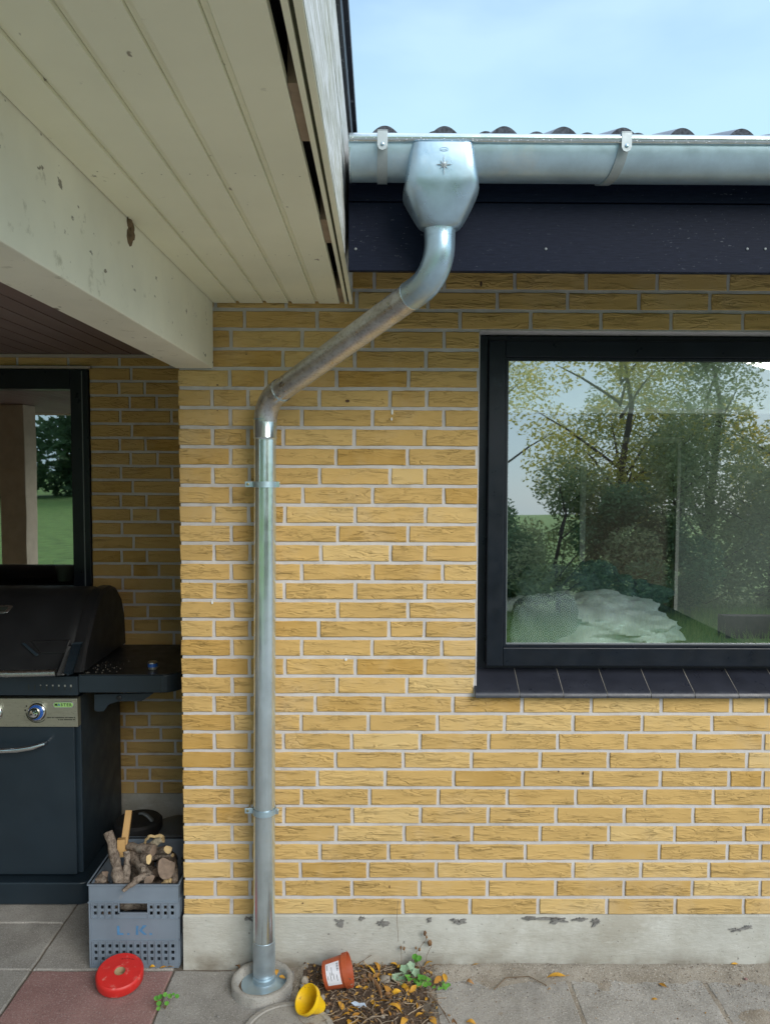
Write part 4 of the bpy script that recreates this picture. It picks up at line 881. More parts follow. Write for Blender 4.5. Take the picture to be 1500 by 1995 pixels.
# ------------------------------------------------------------------ firewood
def log(px0, py0, y0, px1, py1, y1, r0, r1, label, ends=CUTG, bend=.01, n=12, flat=1, mat=None, knobs=0):
    a = at(px0, py0, 1, y0); b = at(px1, py1, 1, y1); rd = random.Random(int(px0 * 7 + py0)); m = MB(); k = 9
    side = (b - a).cross(Vector((0, 1, .3))).normalized(); pts = []; rs = []
    for i in range(k + 1):
        t = i / k; pts.append(a.lerp(b, t) + side * math.sin(t * math.pi) * bend * rd.uniform(.6, 1.4)); rs.append((r0 + (r1 - r0) * t) * rd.uniform(.88, 1.12))
    m.tube(pts, rs, n, True, .35, flat)
    bm = m.bm; bm.faces.ensure_lookup_table(); bm.faces[-1].material_index = 1; bm.faces[-2].material_index = 1
    for q in range(knobs):
        t = rd.uniform(.25, .8); p = a.lerp(b, t); m.tube([p, p + Vector((rd.uniform(-.6, .6), -1, rd.uniform(-.2, .8))).normalized() * (r0 * 1.5)], [r0 * .55, r0 * .4], 8, True, .3)
    return m.build('firewood_log', [mat or BARK, ends], smooth=50, label=label, cat='log', group='firewood in the grey crate')
log(211, 1621, .10, 233, 1724, .03, .0135, .022, 'thick pale branch standing at the left end of the crate, broken tip up', CUTW, .006)
log(247, 1659, .09, 246, 1724, .03, .010, .012, 'slim branch standing upright just right of the thick pale branch', CUTW, .003)
log(255, 1655, .20, 292, 1715, .015, .019, .020, 'dark log sloping down to the front rim, round grey cut end', CUTG, .004)
log(240, 1736, -.035, 286, 1706, .03, .006, .014, 'knobbly twig poking out over the front rim of the crate', CUTW, .008, knobs=2)
log(196, 1722, .06, 206, 1702, .05, .026, .012, 'stub of rough grey bark in the front left corner of the crate', CUTG, .002)
log(246, 1650, .19, 300, 1657, .12, .015, .018, 'grey branch lying level across the top of the pile', CUTG, .004, knobs=1)
log(298, 1663, .20, 327, 1654, .08, .014, .015, 'short log with a bright yellow cut end, upper right of the pile', CUTW, .003)
log(266, 1668, .18, 290, 1674, .07, .015, .016, 'short log with a pale round cut end in the middle of the pile', CUTW, .003)
log(297, 1672, .14, 337, 1667, .09, .009, .007, 'thin grey twig lying towards the pier on the right', CUTW, .004, knobs=1)
log(330, 1672, .28, 325, 1692, .055, .030, .031, 'fattest log of the pile, brown sawn end facing out', CUTG, .002, 18)
log(337, 1676, .14, 343, 1722, .03, .013, .014, 'dark log standing against the right end wall of the crate', CUTG, .004)
log(281, 1645, .16, 318, 1630, .14, .005, .006, 'curled strip of torn pale wood on top of the pile', CUTW, .022, 8, .6, CUTW)
log(296, 1648, .17, 318, 1633, .15, .014, .017, 'splintered pale stump end on top of the pile', CUTW, .003, 10, .7, M('splinter_wood', (.45, .38, .27), .9, var=.4, ns=70, bump=1, bd=.004))
log(318, 1722, .05, 335, 1716, .04, .008, .010, 'small orange brown split piece low at the right of the crate', CUTW, .002, 8, 1, CUTW)
log(215, 1735, .12, 330, 1728, .10, .022, .024, 'long log lying low across the crate behind the hand hole', CUTG, .004)
log(225, 1760, .10, 335, 1760, .12, .024, .022, 'long log near the bottom of the crate under the hand hole', CUTG, .004)
log(212, 1700, .24, 300, 1690, .26, .02, .024, 'long dark log lying at the back of the crate', CUTG, .004)
log(262, 1735, .06, 262, 1700, .22, .018, .018, 'short log end in shadow behind the twig on the rim', CUTG, .002)
log(300, 1745, .06, 312, 1695, .24, .022, .02, 'log in shadow below the fattest log', CUTG, .002)
log(305, 1700, .14, 280, 1690, .22, .019, .018, 'dark log between the sloping log and the fattest log', CUTG, .002)
for k in range(5): log(205 + k * 28, 1790 + (k % 2) * 22, .10 + .03 * k, 230 + k * 25, 1800, .28, .022, .022, ('leftmost', 'second', 'middle', 'fourth', 'rightmost')[k] + ' of the logs glimpsed through the lower holes of the crate', CUTG, .004)
def plank(px0, py0, y0, px1, py1, y1, w, t, label):
    a = at(px0, py0, 1, y0); b = at(px1, py1, 1, y1); d = (b - a); ax = Vector((1, .25, 0)); ax = (ax - d * ax.dot(d) / d.length_squared).normalized() * w / 2; ay = d.normalized().cross(ax).normalized() * t / 2
    m = MB(); m.obox((a + b) / 2, ax, ay, d / 2); return m.build('timber_offcut', TIMB, bevel=.001, label=label, cat='timber')
plank(252, 1580, .26, 240, 1665, .17, .024, .034, 'tall sawn timber offcut standing in the crate, leaning right')
plank(237, 1634, .15, 237, 1668, .14, .028, .03, 'short sawn timber block against the foot of the tall offcut')
# dark can with curved spout behind the crate
cn = empty('watering_can', (-.80, .62, 0), 'dark grey metal can with a curved spout in the shade behind the crate', 'can')
CANM = M('dark_can_metal', (.10, .11, .115), .5, .3, var=.2)
q = at(335, 1625, 1, .60); m = MB(); rcn = .105; zt = q.z + .035
m.lathe([(rcn * .85, zt - .27), (rcn, zt - .20), (rcn, zt - .05), (rcn * .96, zt - .035), (rcn * .9, zt - .002), (rcn * .5, zt + .008), (.001, zt + .01)], (q.x + .02, .62, 0), n=40); m.build('can_body', CANM, cn, smooth=35)
p = [at(x, y, 1, .56) for x, y in ((300, 1625), (300, 1608), (296, 1597), (288, 1589), (279, 1584), (271, 1585))]
m = MB(); m.tube(p, [.015, .014, .013, .012, .010, .007], 14, True, 0, .6); m.build('spout', CANM, cn, smooth=50)
m = MB(); q = at(262, 1632, 1, .55); m.lathe([(.09, 0), (.10, .12), (.10, q.z + .06), (.09, q.z + .07), (.001, q.z + .075)], (q.x + .01, .58, 0), n=32); m.build('gas_bottle', M('black_rubber', (.012, .012, .013), .6), smooth=40, label='black rounded gas bottle in the shade between grill and can', cat='gas bottle')
# ------------------------------------------------------------------ gas grill
gr = empty('gas_grill', (-1.6, .65, 0), 'dark blue black gas grill with closed lid and folding side shelf', 'grill')
XR = at(156, 1560, 1, .42).x; XL = XR - .95; DF = .425; BB = .92
def Z(py, y=DF, px=100): return at(px, py, 1, y).z
zt1, zt2, zt3 = Z(1358), Z(1414), Z(1706)
m = MB(); m.box(XL, XR + .001, DF + .02, BB, zt3 + .002, zt1 - .002); m.build('cabinet', NAVY, gr, bevel=.003)
m = MB(); m.box(XL + .01, at(149, 1560, 1, DF).x, DF - .004, DF + .018, zt3 + .006, zt2 - .004); door = m.build('door', NAVY, gr, bevel=.004)
m = MB(); pth = [at(x, y, 1, yy) for x, y, yy in ((-60, 1449, DF - .01), (-52, 1455, DF - .045), (-25, 1461, DF - .05), (5, 1463, DF - .052), (35, 1461.5, DF - .05), (62, 1457, DF - .046), (86, 1450, DF - .038), (92, 1447, DF - .008))]
m.tube(pth, [.008, .010, .0105, .0105, .0105, .010, .008, .006], 14, True, 0, .75); m.build('handle', CHROME, door, smooth=60)
# control panel
m = MB(); cxr = at(152, 1385, 1, DF - .015).x; m.prism([(XL, DF + .018, zt1 - .001), (XL, DF - .018, zt1 - .001), (XL, DF - .014, zt2), (XL, DF + .018, zt2)], (cxr - XL, 0, 0)); cpn = m.build('control_panel', PANELM, gr, bevel=.0015)
def knob(px, py):
    c = at(px, py, 1, DF - .017); m = MB(); m.mi = 0; m.lathe([(.037, 0), (.037, .004), (.034, .008), (.030, .010)], c, (0, -1, .1), 32); m.mi = 1; m.lathe([(.030, .0102), (.030, .013), (.025, .016)], c, (0, -1, .1), 28); m.mi = 0
    m.lathe([(.0225, .016), (.0225, .034), (.0215, .036)], c, (0, -1, .1), 28, cap=False); m.mi = 2; m.lathe([(.0215, .0355), (.0205, .036), (.016, .032)], c, (0, -1, .1), 28, cap=False); m.mi = 0; m.lathe([(.016, .032), (.001, .034)], c, (0, -1, .1), 20, cap=False)
    m.mi = 2; m.lathe([(.0045, .033), (.0045, .0372), (.003, .0375)], c + Vector((0, 0, .012)), (0, -1, .1), 12)
    for a in (3.6, 5.8, .6): m.lathe([(.0035, .0335), (.003, .0365)], c + Vector((math.cos(a) * .010, 0, math.sin(a) * .010)), (0, -1, .1), 10)
    return m.build('knob', [CHROME, KBLUE, INK], cpn, smooth=35)
knob(73, 1387); knob(-12, 1389); knob(-98, 1391)
c = at(73, 1387, 1, DF - .0165); m = MB()
for r, a0, a1, w in ((.045, 120, 60, .0006), (.044, 185, 315, .0012)):
    m.tube([c + Vector((math.cos(R(a0 + (a1 - a0) * i / 20)) * r, -.001, math.sin(R(a0 + (a1 - a0) * i / 20)) * r)) for i in range(21)], w, 5)
for a, w in ((150, .0045), (172, .004)): m.lathe([(w, 0), (w * .6, .001)], c + Vector((math.cos(R(a)) * .048, 0, math.sin(R(a)) * .048)), (0, -1, 0), 6)
m.build('dial_marks', INK, cpn)
bc = at(124.5, 1373, 1, DF - .019); m = MB(); bwd, bh = .042, .0125
def pill(w, h): return [(bc.x + sgn * (w - h) + math.cos(R(a)) * h, bc.z + math.sin(R(a)) * h) for sgn, rg in ((1, range(-90, 91, 15)), (-1, range(90, 271, 15))) for a in rg]
m.prism([(x, bc.y, z) for x, z in pill(bwd, bh)], (0, -.002, 0)); bd_ = m.build('badge', CHROME, cpn, bevel=.0006)
m = MB(); m.prism([(x, bc.y - .002, z) for x, z in pill(bwd - .003, bh - .003)], (0, -.0006, 0)); m.build('badge_field', BADGE, cpn)
for i, (ch, mt) in enumerate(zip('MASTER', (INK, KBLUE, INK, INK, INK, INK))): text(ch, .0165, (bc.x - .029 + i * .0116, bc.y - .0028, bc.z), (R(90), 0, 0), mt, cpn, off=.0003, sx=.95)
m = MB(); rd = random.Random(4)
for row, (py, xa, xb) in enumerate(((1399, 92, 147), (1403, 114, 147))):
    x = xa
    while x < xb:
        w = rd.uniform(1.2, 2.4); p0, p1 = at(x, py, 1, DF - .0168), at(min(x + w, xb), py - 1.6, 1, DF - .0168); m.box(p0.x, p1.x, p0.y, p0.y + .0006, p0.z, p1.z); x += w + rd.choice((.7, .7, 2.0))
m.build('fine_print', INK, cpn)
# upper body band with vent slots
UF = .385; ub0, ub1 = Z(1355, UF), Z(1318, UF); xb_r = at(152, 1335, 1, UF).x
m = MB(); m.box(XL, xb_r, UF, UF + .02, ub0, ub1); m.box(XL, xb_r, UF + .021, BB, ub0 + .002, ub1 - .004); band = m.build('upper_body', NAVY, gr, bevel=.002)
for i in range(8):
    px = 57 + 11.7 * i; a = at(px, 1345, 1, UF - .0004); b = at(px, 1334 - (0 if i < 1 else 0), 1, UF - .0004)
    m = MB(); m.mi = 0; m.box(a.x - .0022, a.x + .0022, UF - .0008, UF + .0, a.z, b.z)
    if i > 1: m.mi = 1; m.box(a.x - .0026, a.x + .0022 + .0003 * i, UF - .0014, UF - .0009, b.z - .001 - .0012 * i, b.z)
    m.build('vent_slot', [INK, STEEL], band)
# lid : swept profile in y-z
prof = [(.358, .972), (.40, 1.055), (.445, 1.115), (.50, 1.185), (.56, 1.232), (.62, 1.258), (.70, 1.262), (.77, 1.242), (.83, 1.19), (.865, 1.11), (.88, .972)]
lr = at(150, 1300, 1, .42).x
m = MB(); NX = 40; rs = []
for i in range(NX + 1):
    x = XL + .01 + (lr - XL - .01) * i / NX; e = 0
    if i == NX: e = .01
    if i == 0: e = .01
    rs.append([(x, y + (e if y < .6 else -e), z - (e if z > 1.0 else 0)) for y, z in prof])
m.rings(rs); lid = m.build('lid', LIDM, gr, smooth=32)
# end cap of the lid, slightly proud with rounded shoulder
def endcap(x0, x1):
    m = MB(); sc2 = lambda f, x: [(x, .62 + (y - .62) * f, 1.05 + (z - 1.05) * (f if z > 1.05 else 1)) for y, z in prof]
    m.rings([sc2(1.012, x0), sc2(1.025, x0 + (x1 - x0) * .3), sc2(1.02, x0 + (x1 - x0) * .8), sc2(.96, x1)]); return m.build('lid_end', LIDM, lid, smooth=25)
endcap(lr - .004, lr + .05)
# raised trapezoid and handle bracket on the lid front
def onlid(px, py, off=.0):
    """point on the sloping lid front under a photo pixel"""
    best = None
    for (y0, z0), (y1, z1) in zip(prof, prof[1:6]):
        nrm = Vector((0, -(z1 - z0), (y1 - y0))).normalized(); p0 = Vector((0, y0, z0)) + nrm * off; d = at(px, py, 1, 1) - CP; t = (p0 - CP).dot(nrm) / d.dot(nrm); h = CP + d * t
        if z0 - .004 <= h.z <= z1 + .006: best = h
        if best: break
    return best or h
def lidpatch(pts, mat, name, th=.006):
    m = MB(); a = [onlid(x, y, -.004) for x, y in pts]; b = [onlid(x, y, th) for x, y in pts]; m.rings([a, b]); return m.build(name, mat, lid, bevel=.003)
lidpatch([(60, 1248), (139, 1246), (126, 1272), (80, 1273)], LIDM, 'embossed_panel', .007)
lidpatch([(42, 1253), (49, 1252), (77, 1276), (70, 1279)], NAVY, 'embossed_rib', .012)
lidpatch([(-14, 1179), (22, 1178.5), (27, 1181), (16, 1193), (8, 1195), (-14, 1196)], STEEL, 'lid_emblem_rim', .005)
lidpatch([(-14, 1182), (18, 1181.5), (10, 1191), (-14, 1192)], INK, 'lid_emblem_plate', .0065)
lidpatch([(124, 1313), (141, 1252), (163, 1250), (143, 1314)], NAVY, 'side_trim', .012)
m = MB(); hb = [at(x, y, 1, .325) for x, y in ((-90, 1314), (-20, 1313), (60, 1312), (110, 1310.5))]; m.tube(hb, .0135, 20); m.build('handle_bar', STEEL, lid, smooth=40)
m = MB(); m.prism([at(110, 1304, 1, .33), at(132, 1258, 1, .385), at(143, 1258, 1, .39), at(127, 1316, 1, .345), at(110, 1317, 1, .33)], (0, .03, 0)); m.build('handle_bracket', LIDM, lid, bevel=.002)
m = MB(); m.lathe([(.009, 0), (.009, .006), (.005, .008)], at(134, 1311, 1, .345), (0, -1, 0), 14); m.build('hinge_bolt', NAVY, lid)
# side shelf
SF = .385; sr = at(313, 1335, 1, SF).x; s0, s1 = Z(1350, SF, 250), Z(1314.5, SF, 250); ro = .075
def shelf_outline(ins=0): 
    pts = [(xb_r + .002, SF + ins)]; cxs, cys = sr - .0, SF + ro
    pts += [(sr + (ro - ins) * math.sin(R(a)), cys - (ro - ins) * math.cos(R(a))) for a in range(0, 91, 10)]
    pts += [(sr + ro - ins, BB - .01), (xb_r + .002, BB - .01)]; return pts
m = MB(); m.prism([(x, y, s0) for x, y in shelf_outline()], (0, 0, s1 - s0 - .003)); m.build('side_shelf', NAVY, gr, bevel=.004)
m = MB(); m.prism([(x, y, s1 - .0028) for x, y in shelf_outline(.006)], (0, 0, .003)); m.build('shelf_top', LIDM, gr)
m = MB(); m.box(sr + .0005, sr + .002, SF - .0006, SF + .003, s0, s1 - .003); m.build('shelf_seam', INK, gr)
yb = .46
m = MB(); m.prism([at(x, y, 1, yb) for x, y in ((184, 1353), (300, 1350), (290, 1358), (276, 1366), (230, 1367), (212, 1373), (203, 1386), (190, 1387), (184, 1384))], (0, .012, 0)); m.build('shelf_bracket', NAVY, gr, bevel=.002)
m = MB(); m.lathe([(.010, 0), (.010, .006), (.006, .008)], at(233, 1359, 1, yb), (0, -1, 0), 14); m.build('bracket_bolt', LIDM, gr)
# foot skirt
m = MB(); z0_, z1_ = 0.004, Z(1716, .40); pts = [(XL - .02, .385), (XR + .0, .385)] + [(XR + .0 + .05 * math.sin(R(a)), .435 - .05 * math.cos(R(a))) for a in range(10, 91, 10)] + [(XR + .05, BB), (XL - .02, BB)]
m.prism([(x, y, z0_) for x, y in pts], (0, 0, z1_ - z0_)); m.build('foot_skirt', NAVY, gr, bevel=.006)
# little jar on the shelf
jc = at(298, 1304, 2, s1 + .0002); j = empty('small_jar', (jc.x, jc.y, s1 + .0005), 'tiny blue banded glass jar standing on the grill shelf', 'jar')
m = MB(); m.lathe([(.018, 0), (.0195, .003), (.0195, .012)], (jc.x, jc.y, s1 + .0005), n=24); m.build('jar_glass', M('jar_steel', (.5, .5, .45), .2, .7), j, smooth=40)
m = MB(); m.lathe([(.0198, .0121), (.0198, .026)], (jc.x, jc.y, s1 + .0005), n=24); m.build('blue_band', KBLUE, j, smooth=40)
m = MB(); m.lathe([(.0196, .0262), (.0196, .031), (.017, .033)], (jc.x, jc.y, s1 + .0005), n=24); m.build('jar_lid', STEEL, j, smooth=40)
m = MB(); rd = random.Random(9)
for i in range(60):
    x, y, r = xb_r + abs(rd.gauss(0, .12)), rd.uniform(SF + .02, .6), rd.uniform(.0006, .0022)
    if x > sr + .02: continue
    m.obox((x, y, s1 + r), Vector((r, 0, 0)), Vector((0, r, 0)), Vector((0, 0, r)))
m.build('grill_crumbs', M('pale_crumb', (.10, .09, .075), .9, var=.4, ns=90), kind='stuff', label='crumbs and ash specks on the grill shelf')
# ------------------------------------------------------------------ red disc
rdc = Vector((-.889, -.092, 0)); ax = Vector((.05, -.21, 1)).normalized(); rp_ = empty('toy_wheel', rdc, 'scuffed red plastic disc with a hole lying before the crate', 'disc')
tl = math.acos(ax.z); Rr = .079; base = rdc + Vector((0, 0, Rr * math.sin(tl) + .0015)); q = Vector((0, 0, 1)).rotation_difference(ax)
m = MB(); th = .038
m.lathe([(.018, .001), (Rr - .006, 0), (Rr - .001, .004), (Rr, .012), (Rr, th - .008), (Rr - .002, th - .003), (Rr - .006, th), (.0205, th), (.018, th - .002)], base, ax, 56, closed=True); m.build('disc_body', REDP, rp_, smooth=35)
m = MB(); m.lathe([(.0177, .003), (.0177, th - .003)], base, ax, 28, cap=False); m.lathe([(.0175, .008), (.001, .009)], base, ax, 24, cap=False); m.build('core', TANM, rp_)
m = MB()
for i in range(9):
    u = -.022 + i * .0055; p = base + q @ Vector((u + .012, .047 - .0012 * i * (i - 8) * .12, th + .0002)); m.obox(p, q @ Vector((.0016, 0, 0)), q @ Vector((0, .0022 if i % 2 else .0012, 0)), q @ Vector((0, 0, .0003)))
m.build('embossed_marks', M('dark_red', (.16, .01, .01), .6), rp_)
# ------------------------------------------------------------------ leaves, litter, plants
def leaf_mesh(name, L_, Wd, curl, fold, mat, seed=0, tip=1.0):
    m = MB(); n = 6; rows = []; rd = random.Random(seed); tw = rd.uniform(-.6, .6)
    for i in range(n + 1):
        t = i / n; w = Wd * math.sin(math.pi * min(1, t * .96 + .02)) ** .8 * (1 if t < .6 else tip); z = curl * L_ * math.sin(math.pi * t) ; y = L_ * (t - .5)
        a = tw * (t - .5); 
        r = []
        for s in (-1, -.5, 0, .5, 1):
            x = w * s / 2; zz = z + fold * abs(s) * w * .5 + a * x + .0006 * math.sin(i * 3 + s * 4 + seed); r.append(m.bm.verts.new((x, y, zz)))
        rows.append(r)
    for a, b in zip(rows, rows[1:]):
        for i in range(4): m._f((a[i], a[i + 1], b[i + 1], b[i]))
    m.tube([(0, -L_ * .5, 0), (.002, -L_ * .75, .001)], .0007, 4)
    me = bpy.data.meshes.new(name); m.bm.to_mesh(me); m.bm.free(); me.materials.append(mat); me.polygons.foreach_set('use_smooth', [True] * len(me.polygons)); return me
LV = [leaf_mesh('fallen_leaf', random.uniform(.028, .048), random.uniform(.013, .022), random.uniform(-.15, .35), random.uniform(-.1, .9), AUT, i) for i in range(9)]
LB = [leaf_mesh('brown_leaf', random.uniform(.03, .05), random.uniform(.012, .02), random.uniform(-.2, .5), random.uniform(.2, 1.2), AUTB, i + 20) for i in range(5)]
def put_leaf(px, py, s=1.0, rz=None, brown=False, label=None, tilt=.35, me=None, group='fallen leaves on the soil strip', dz=.004):
    p = at(px, py, 2, .006); p.z = hz_(p.x, p.y) + dz; mee = me or random.choice(LB if brown else LV); o = link('fallen_leaf', mee, loc=p, rot=(random.uniform(-tilt, tilt), random.uniform(-tilt, tilt), random.uniform(0, 6.28) if rz is None else rz)); o.scale = (s, s, s)
    return tag(o, label or 'curled orange yellow leaf lying among the litter below the pots and plants', 'leaf', group)
BIG = leaf_mesh('fallen_leaf', .062, .020, .1, .25, AUT, 91)
put_leaf(1083, 1903, 1.05, 1.65, me=BIG, label='largest fallen leaf, long and yellow, on sandy slab under the plinth', tilt=.12)
put_leaf(1290, 1918, .8, .5, label='small yellow leaf alone on the slab right of the long leaf')
put_leaf(1274, 1945, .45, 1.2, label='tiny orange leaf on the slab below the small yellow leaf')
put_leaf(1430, 1884, .5, 1.5, label='orange leaf against the foot of the plinth at the far right')
put_leaf(925, 1885, .5, 1.5, label='orange leaf at the plinth foot just right of the weeds')
put_leaf(915, 1915, .8, 1.1, True, label='brown curled leaf on sand right of the green weeds')
put_leaf(917, 1992, .8, 1.3, label='yellow leaf at the lower edge of the slab')
put_leaf(770, 1970, 1.1, 1.2, label='bright yellow leaf lying flat in the middle of the litter', me=LV[2])
put_leaf(843, 1985, .95, .5, label='folded yellow leaf on the left edge of the big slab')
put_leaf(885, 1993, 1.0, .1, True, label='pointed orange brown leaf at the bottom edge of the photo')
put_leaf(502, 1995, .5, 1.0, label='small orange leaf beside the drain cover')
put_leaf(500, 1958, .6, 1.2, label='orange leaf wedged at the foot of the drain collar')
put_leaf(458, 1990, .4, 1.2, True, label='brown scrap of leaf left of the drain cover')
put_leaf(538, 1903, .75, .2, label='yellow leaf fallen inside the drain collar', dz=.035, me=LV[1]); put_leaf(550, 1910, .7, 1.0, label='orange leaf inside the drain collar against its rim', dz=.03)
put_leaf(462, 1884, .6, 1.0, True, label='red brown leaf between the drain collar and the plinth')
put_leaf(305, 1952, .5, .9, label='orange leaf beside the round leaved sprout')
for px, s, l in ((297, .55, 'left'), (318, .5, 'middle'), (331, .6, 'right')): put_leaf(px, 1885, s, 1.6, label='dull yellow scrap at the crate foot, %s one of three' % l, dz=.008)
rd = random.Random(12)
for i in range(60):
    px, py = rd.uniform(618, 850), rd.uniform(1885, 1996)
    if px < 700 and py < 1942: py = rd.uniform(1946, 1996)
    if px < 655 and py < 1975: px += 45
    put_leaf(px, py, rd.uniform(.5, 1.0), None, rd.random() < .35, tilt=.7)
for px, py in ((818, 1872), (835, 1884), (780, 1890), (768, 1887), (853, 1912), (866, 1908), (722, 1893), (733, 1903), (805, 1930), (772, 1939)): put_leaf(px, py, 1.0, None, label='orange leaf caught around the green weeds', dz=.012, tilt=.6, group='leaves around the weeds')
# twigs, stems and leaf fragments heaped in the hole
m = MB(); rd = random.Random(3)
for i in range(330):
    x = rd.uniform(-.24, .20); y = -rd.random() ** 1.1 * .33 - .006
    if x < -.12 and y > -.13: continue
    z = hz_(x, y) + rd.uniform(.001, .014); a = rd.uniform(0, 6.28); l = rd.uniform(.015, .07) * (1.5 if rd.random() < .12 else 1); p = Vector((x, y, z)); pts = []
    d = Vector((math.cos(a), math.sin(a), rd.uniform(-.2, .25)))
    for k in range(5): pts.append(p.copy()); d = (d + Vector((rd.uniform(-.4, .4), rd.uniform(-.4, .4), rd.uniform(-.25, .25)))).normalized(); p = p + d * l / 4; p.z = max(p.z, hz_(p.x, p.y) + .001)
    m.tube(pts, rd.uniform(.0005, .0017), 5)
def stem_mat():
    b = NB('dry_stem_mix'); rp = b.N.new('ShaderNodeValToRGB'); b.link(b.geo.outputs['Random Per Island'], rp.inputs[0]); rp.color_ramp.elements[0].color = (.08, .045, .03, 1); rp.color_ramp.elements[1].color = (.45, .36, .26, 1); b.set(col=rp.outputs[0], rough=.85); return b.m
m.build('dry_stems', stem_mat(), kind='stuff', smooth=60, label='tangle of dry stems and rootlets below the plinth')
m = MB(); 
for i in range(900):
    x = rd.uniform(-.26, .20) if rd.random() < .8 else rd.uniform(-.5, 1.3); y = -abs(rd.gauss(0, .15)) - .004
    if y < -.36: continue
    z = hz_(x, y)
    if z < -.02: continue
    s = rd.uniform(.002, .009) if x < .25 else rd.uniform(.001, .004); a = rd.uniform(0, 6.28); u = Vector((math.cos(a), math.sin(a), rd.uniform(-.5, .5))) * s; v = Vector((-math.sin(a), math.cos(a), rd.uniform(-.6, .6))) * s * rd.uniform(.3, .8); c = Vector((x, y, z + s * .4 + .001))
    m.poly([c - u, c - v * .9 + u * .1, c + u, c + v + Vector((0, 0, s * .3))])
m.build('leaf_litter', make_leafm('leaf_litter_mix', (.10, .055, .03), (.52, .30, .07), (.26, .16, .09)), kind='stuff', label='broken leaf fragments scattered over the soil')
# stones
def stone(px, py, w, h, label, seed, mat=STONE):
    p = at(px, py, 1, 0) if False else at(px, py + h * .35, 2, 0.004); r = w / 1130. / 2 * 1.0
    return blob('stone', (p.x, p.y, max(p.z, hz_(p.x, p.y)) + r * .35), (r, r * .8, r * h / w * 1.0), mat, seed, .22, 3, .85, 18, label=label, cat='stone')
stone(750, 1902, 42, 26, 'flat beige stone half buried among leaves left of the weeds', 1)
stone(594, 1903, 30, 28, 'beige pebble between the drain collar and the pots', 2)
stone(589, 1918, 18, 16, 'dark grey pebble beside the yellow pot', 3, PATCHM)
stone(629, 1938, 18, 24, 'pale pebble behind the yellow pot', 4)
stone(746, 1977, 16, 14, 'round brown pebble in the middle of the litter', 5)
stone(638, 1968, 16, 12, 'grey pebble right of the yellow pot', 6, PATCHM)
stone(1452, 1905, 14, 9, 'reddish pebble on the slab at far right', 7, SLABR)
stone(424, 1978, 10, 8, 'dark pebble on the slab left of the drain', 8, PATCHM)
m = MB(); p = at(700, 1962, 2, .012); p.z = hz_(p.x, p.y) + .012
m.poly([p + Vector(v) for v in ((-.028, .012, .006), (-.012, .002, 0), (0, -.008, .002), (.014, .004, .004), (.024, -.004, .002), (.018, .012, .006), (-.002, .014, .004), (-.014, .018, .008))]); m.build('paper_scrap', M('pale_blue_paper', (.50, .60, .75), .7), label='torn pale blue paper scrap in the leaf litter', cat='paper')
m = MB(); pts = [at(x, y, 2, .02) for x, y in ((722, 1905), (731, 1913), (739, 1925), (743, 1942))]; m.tube(pts, [.004, .006, .006, .004], 8, True, .3); m.build('root_piece', AUTB, smooth=50, label='curved red brown root piece left of the weeds', cat='root')
m = MB(); pts = [at(x, y, 2, .012) for x, y in ((837, 1878), (860, 1880), (883, 1881))]; m.tube(pts, .0028, 8, True, .3); m.build('twig', STALK, smooth=50, label='straight pale twig lying against the plinth foot', cat='twig')
for i, (pl_, lb) in enumerate(((((842, 1940), (860, 1965), (876, 1993)), 'long dry stalk crossing the edge of the big slab'), (((835, 1938), (852, 1955), (868, 1975)), 'shorter dry stalk beside the long one on the slab edge'), (((962, 1928), (985, 1905), (1030, 1902), (1065, 1920)), 'thin curved twig on sand left of the long yellow leaf'))):
    m = MB(); pts = [at(x, y, 2, .008) for x, y in pl_]; m.tube(pts, .0016, 6); m.build('twig', STALK, smooth=50, label=lb, cat='twig')
# weeds
def lobed(name, r, mat, lobes=3, depth=.28, cup=.15):
    m = MB(); n = 24; c = m.bm.verts.new((0, 0, 0)); ring = []; mid = []
    for k in range(n):
        a = 2 * math.pi * k / n; rr = r * (1 - depth * (.5 - .5 * math.cos(lobes * a))) ; ring.append(m.bm.verts.new((rr * math.cos(a), rr * math.sin(a), cup * r * (math.cos(2 * a) * .4 + .8)))); mid.append(m.bm.verts.new((rr * .5 * math.cos(a), rr * .5 * math.sin(a), cup * r * .2)))
    for k in range(n): m._f((c, mid[k], mid[(k + 1) % n])); m._f((mid[k], ring[k], ring[(k + 1) % n], mid[(k + 1) % n]))
    me = bpy.data.meshes.new(name); m.bm.to_mesh(me); m.bm.free(); me.materials.append(mat); me.polygons.foreach_set('use_smooth', [True] * len(me.polygons)); return me
LG = [lobed('leaf', .0125, GRL, 3, .45), lobed('leaf', .011, GRL, 2, .3)]; LVV = [lobed('leaf', .016, VARL, 5, .25, .3), lobed('leaf', .014, VARL, 4, .3, .35)]; LR = [lobed('leaf', .012, GRL, 1, .1, .2)]
def weed(name, bpx, leaves, ms, label, y=-.07, s=1.0):
    b = at(bpx[0], bpx[1], 1, y); b.z = max(0, hz_(b.x, b.y)); w = empty(name, b, label, 'weed'); m = MB()
    for (px, py, sc_) in leaves:
        p = at(px, py, 1, y - random.uniform(0, .03)); p.z = max(p.z, .008); mid = b.lerp(p, .5) + Vector((0, 0, .012)); m.tube([b, mid, p], .0008, 5)
        me_ = random.choice(ms); o = link('leaf', me_, w, world=True); o.location = p; v = (CP - p).normalized() * .8 + Vector((random.uniform(-.5, .5), random.uniform(-.3, .3), .9)); o.rotation_euler = v.to_track_quat('Z', 'Y').to_euler(); o.scale = (sc_ * s,) * 3
    m.build('stem', STALK, w)
weed('variegated_weed', (790, 1915), ((788, 1888, 1.1), (803, 1890, .8), (780, 1905, 1.0), (772, 1912, .9), (783, 1922, 1.0), (770, 1925, .9), (775, 1932, 1.0), (800, 1882, 1), (811, 1895, 1.0), (806, 1900, .9), (790, 1898, .7)), LVV, 'pale variegated weed growing at the plinth foot, left of the clover', -.06)
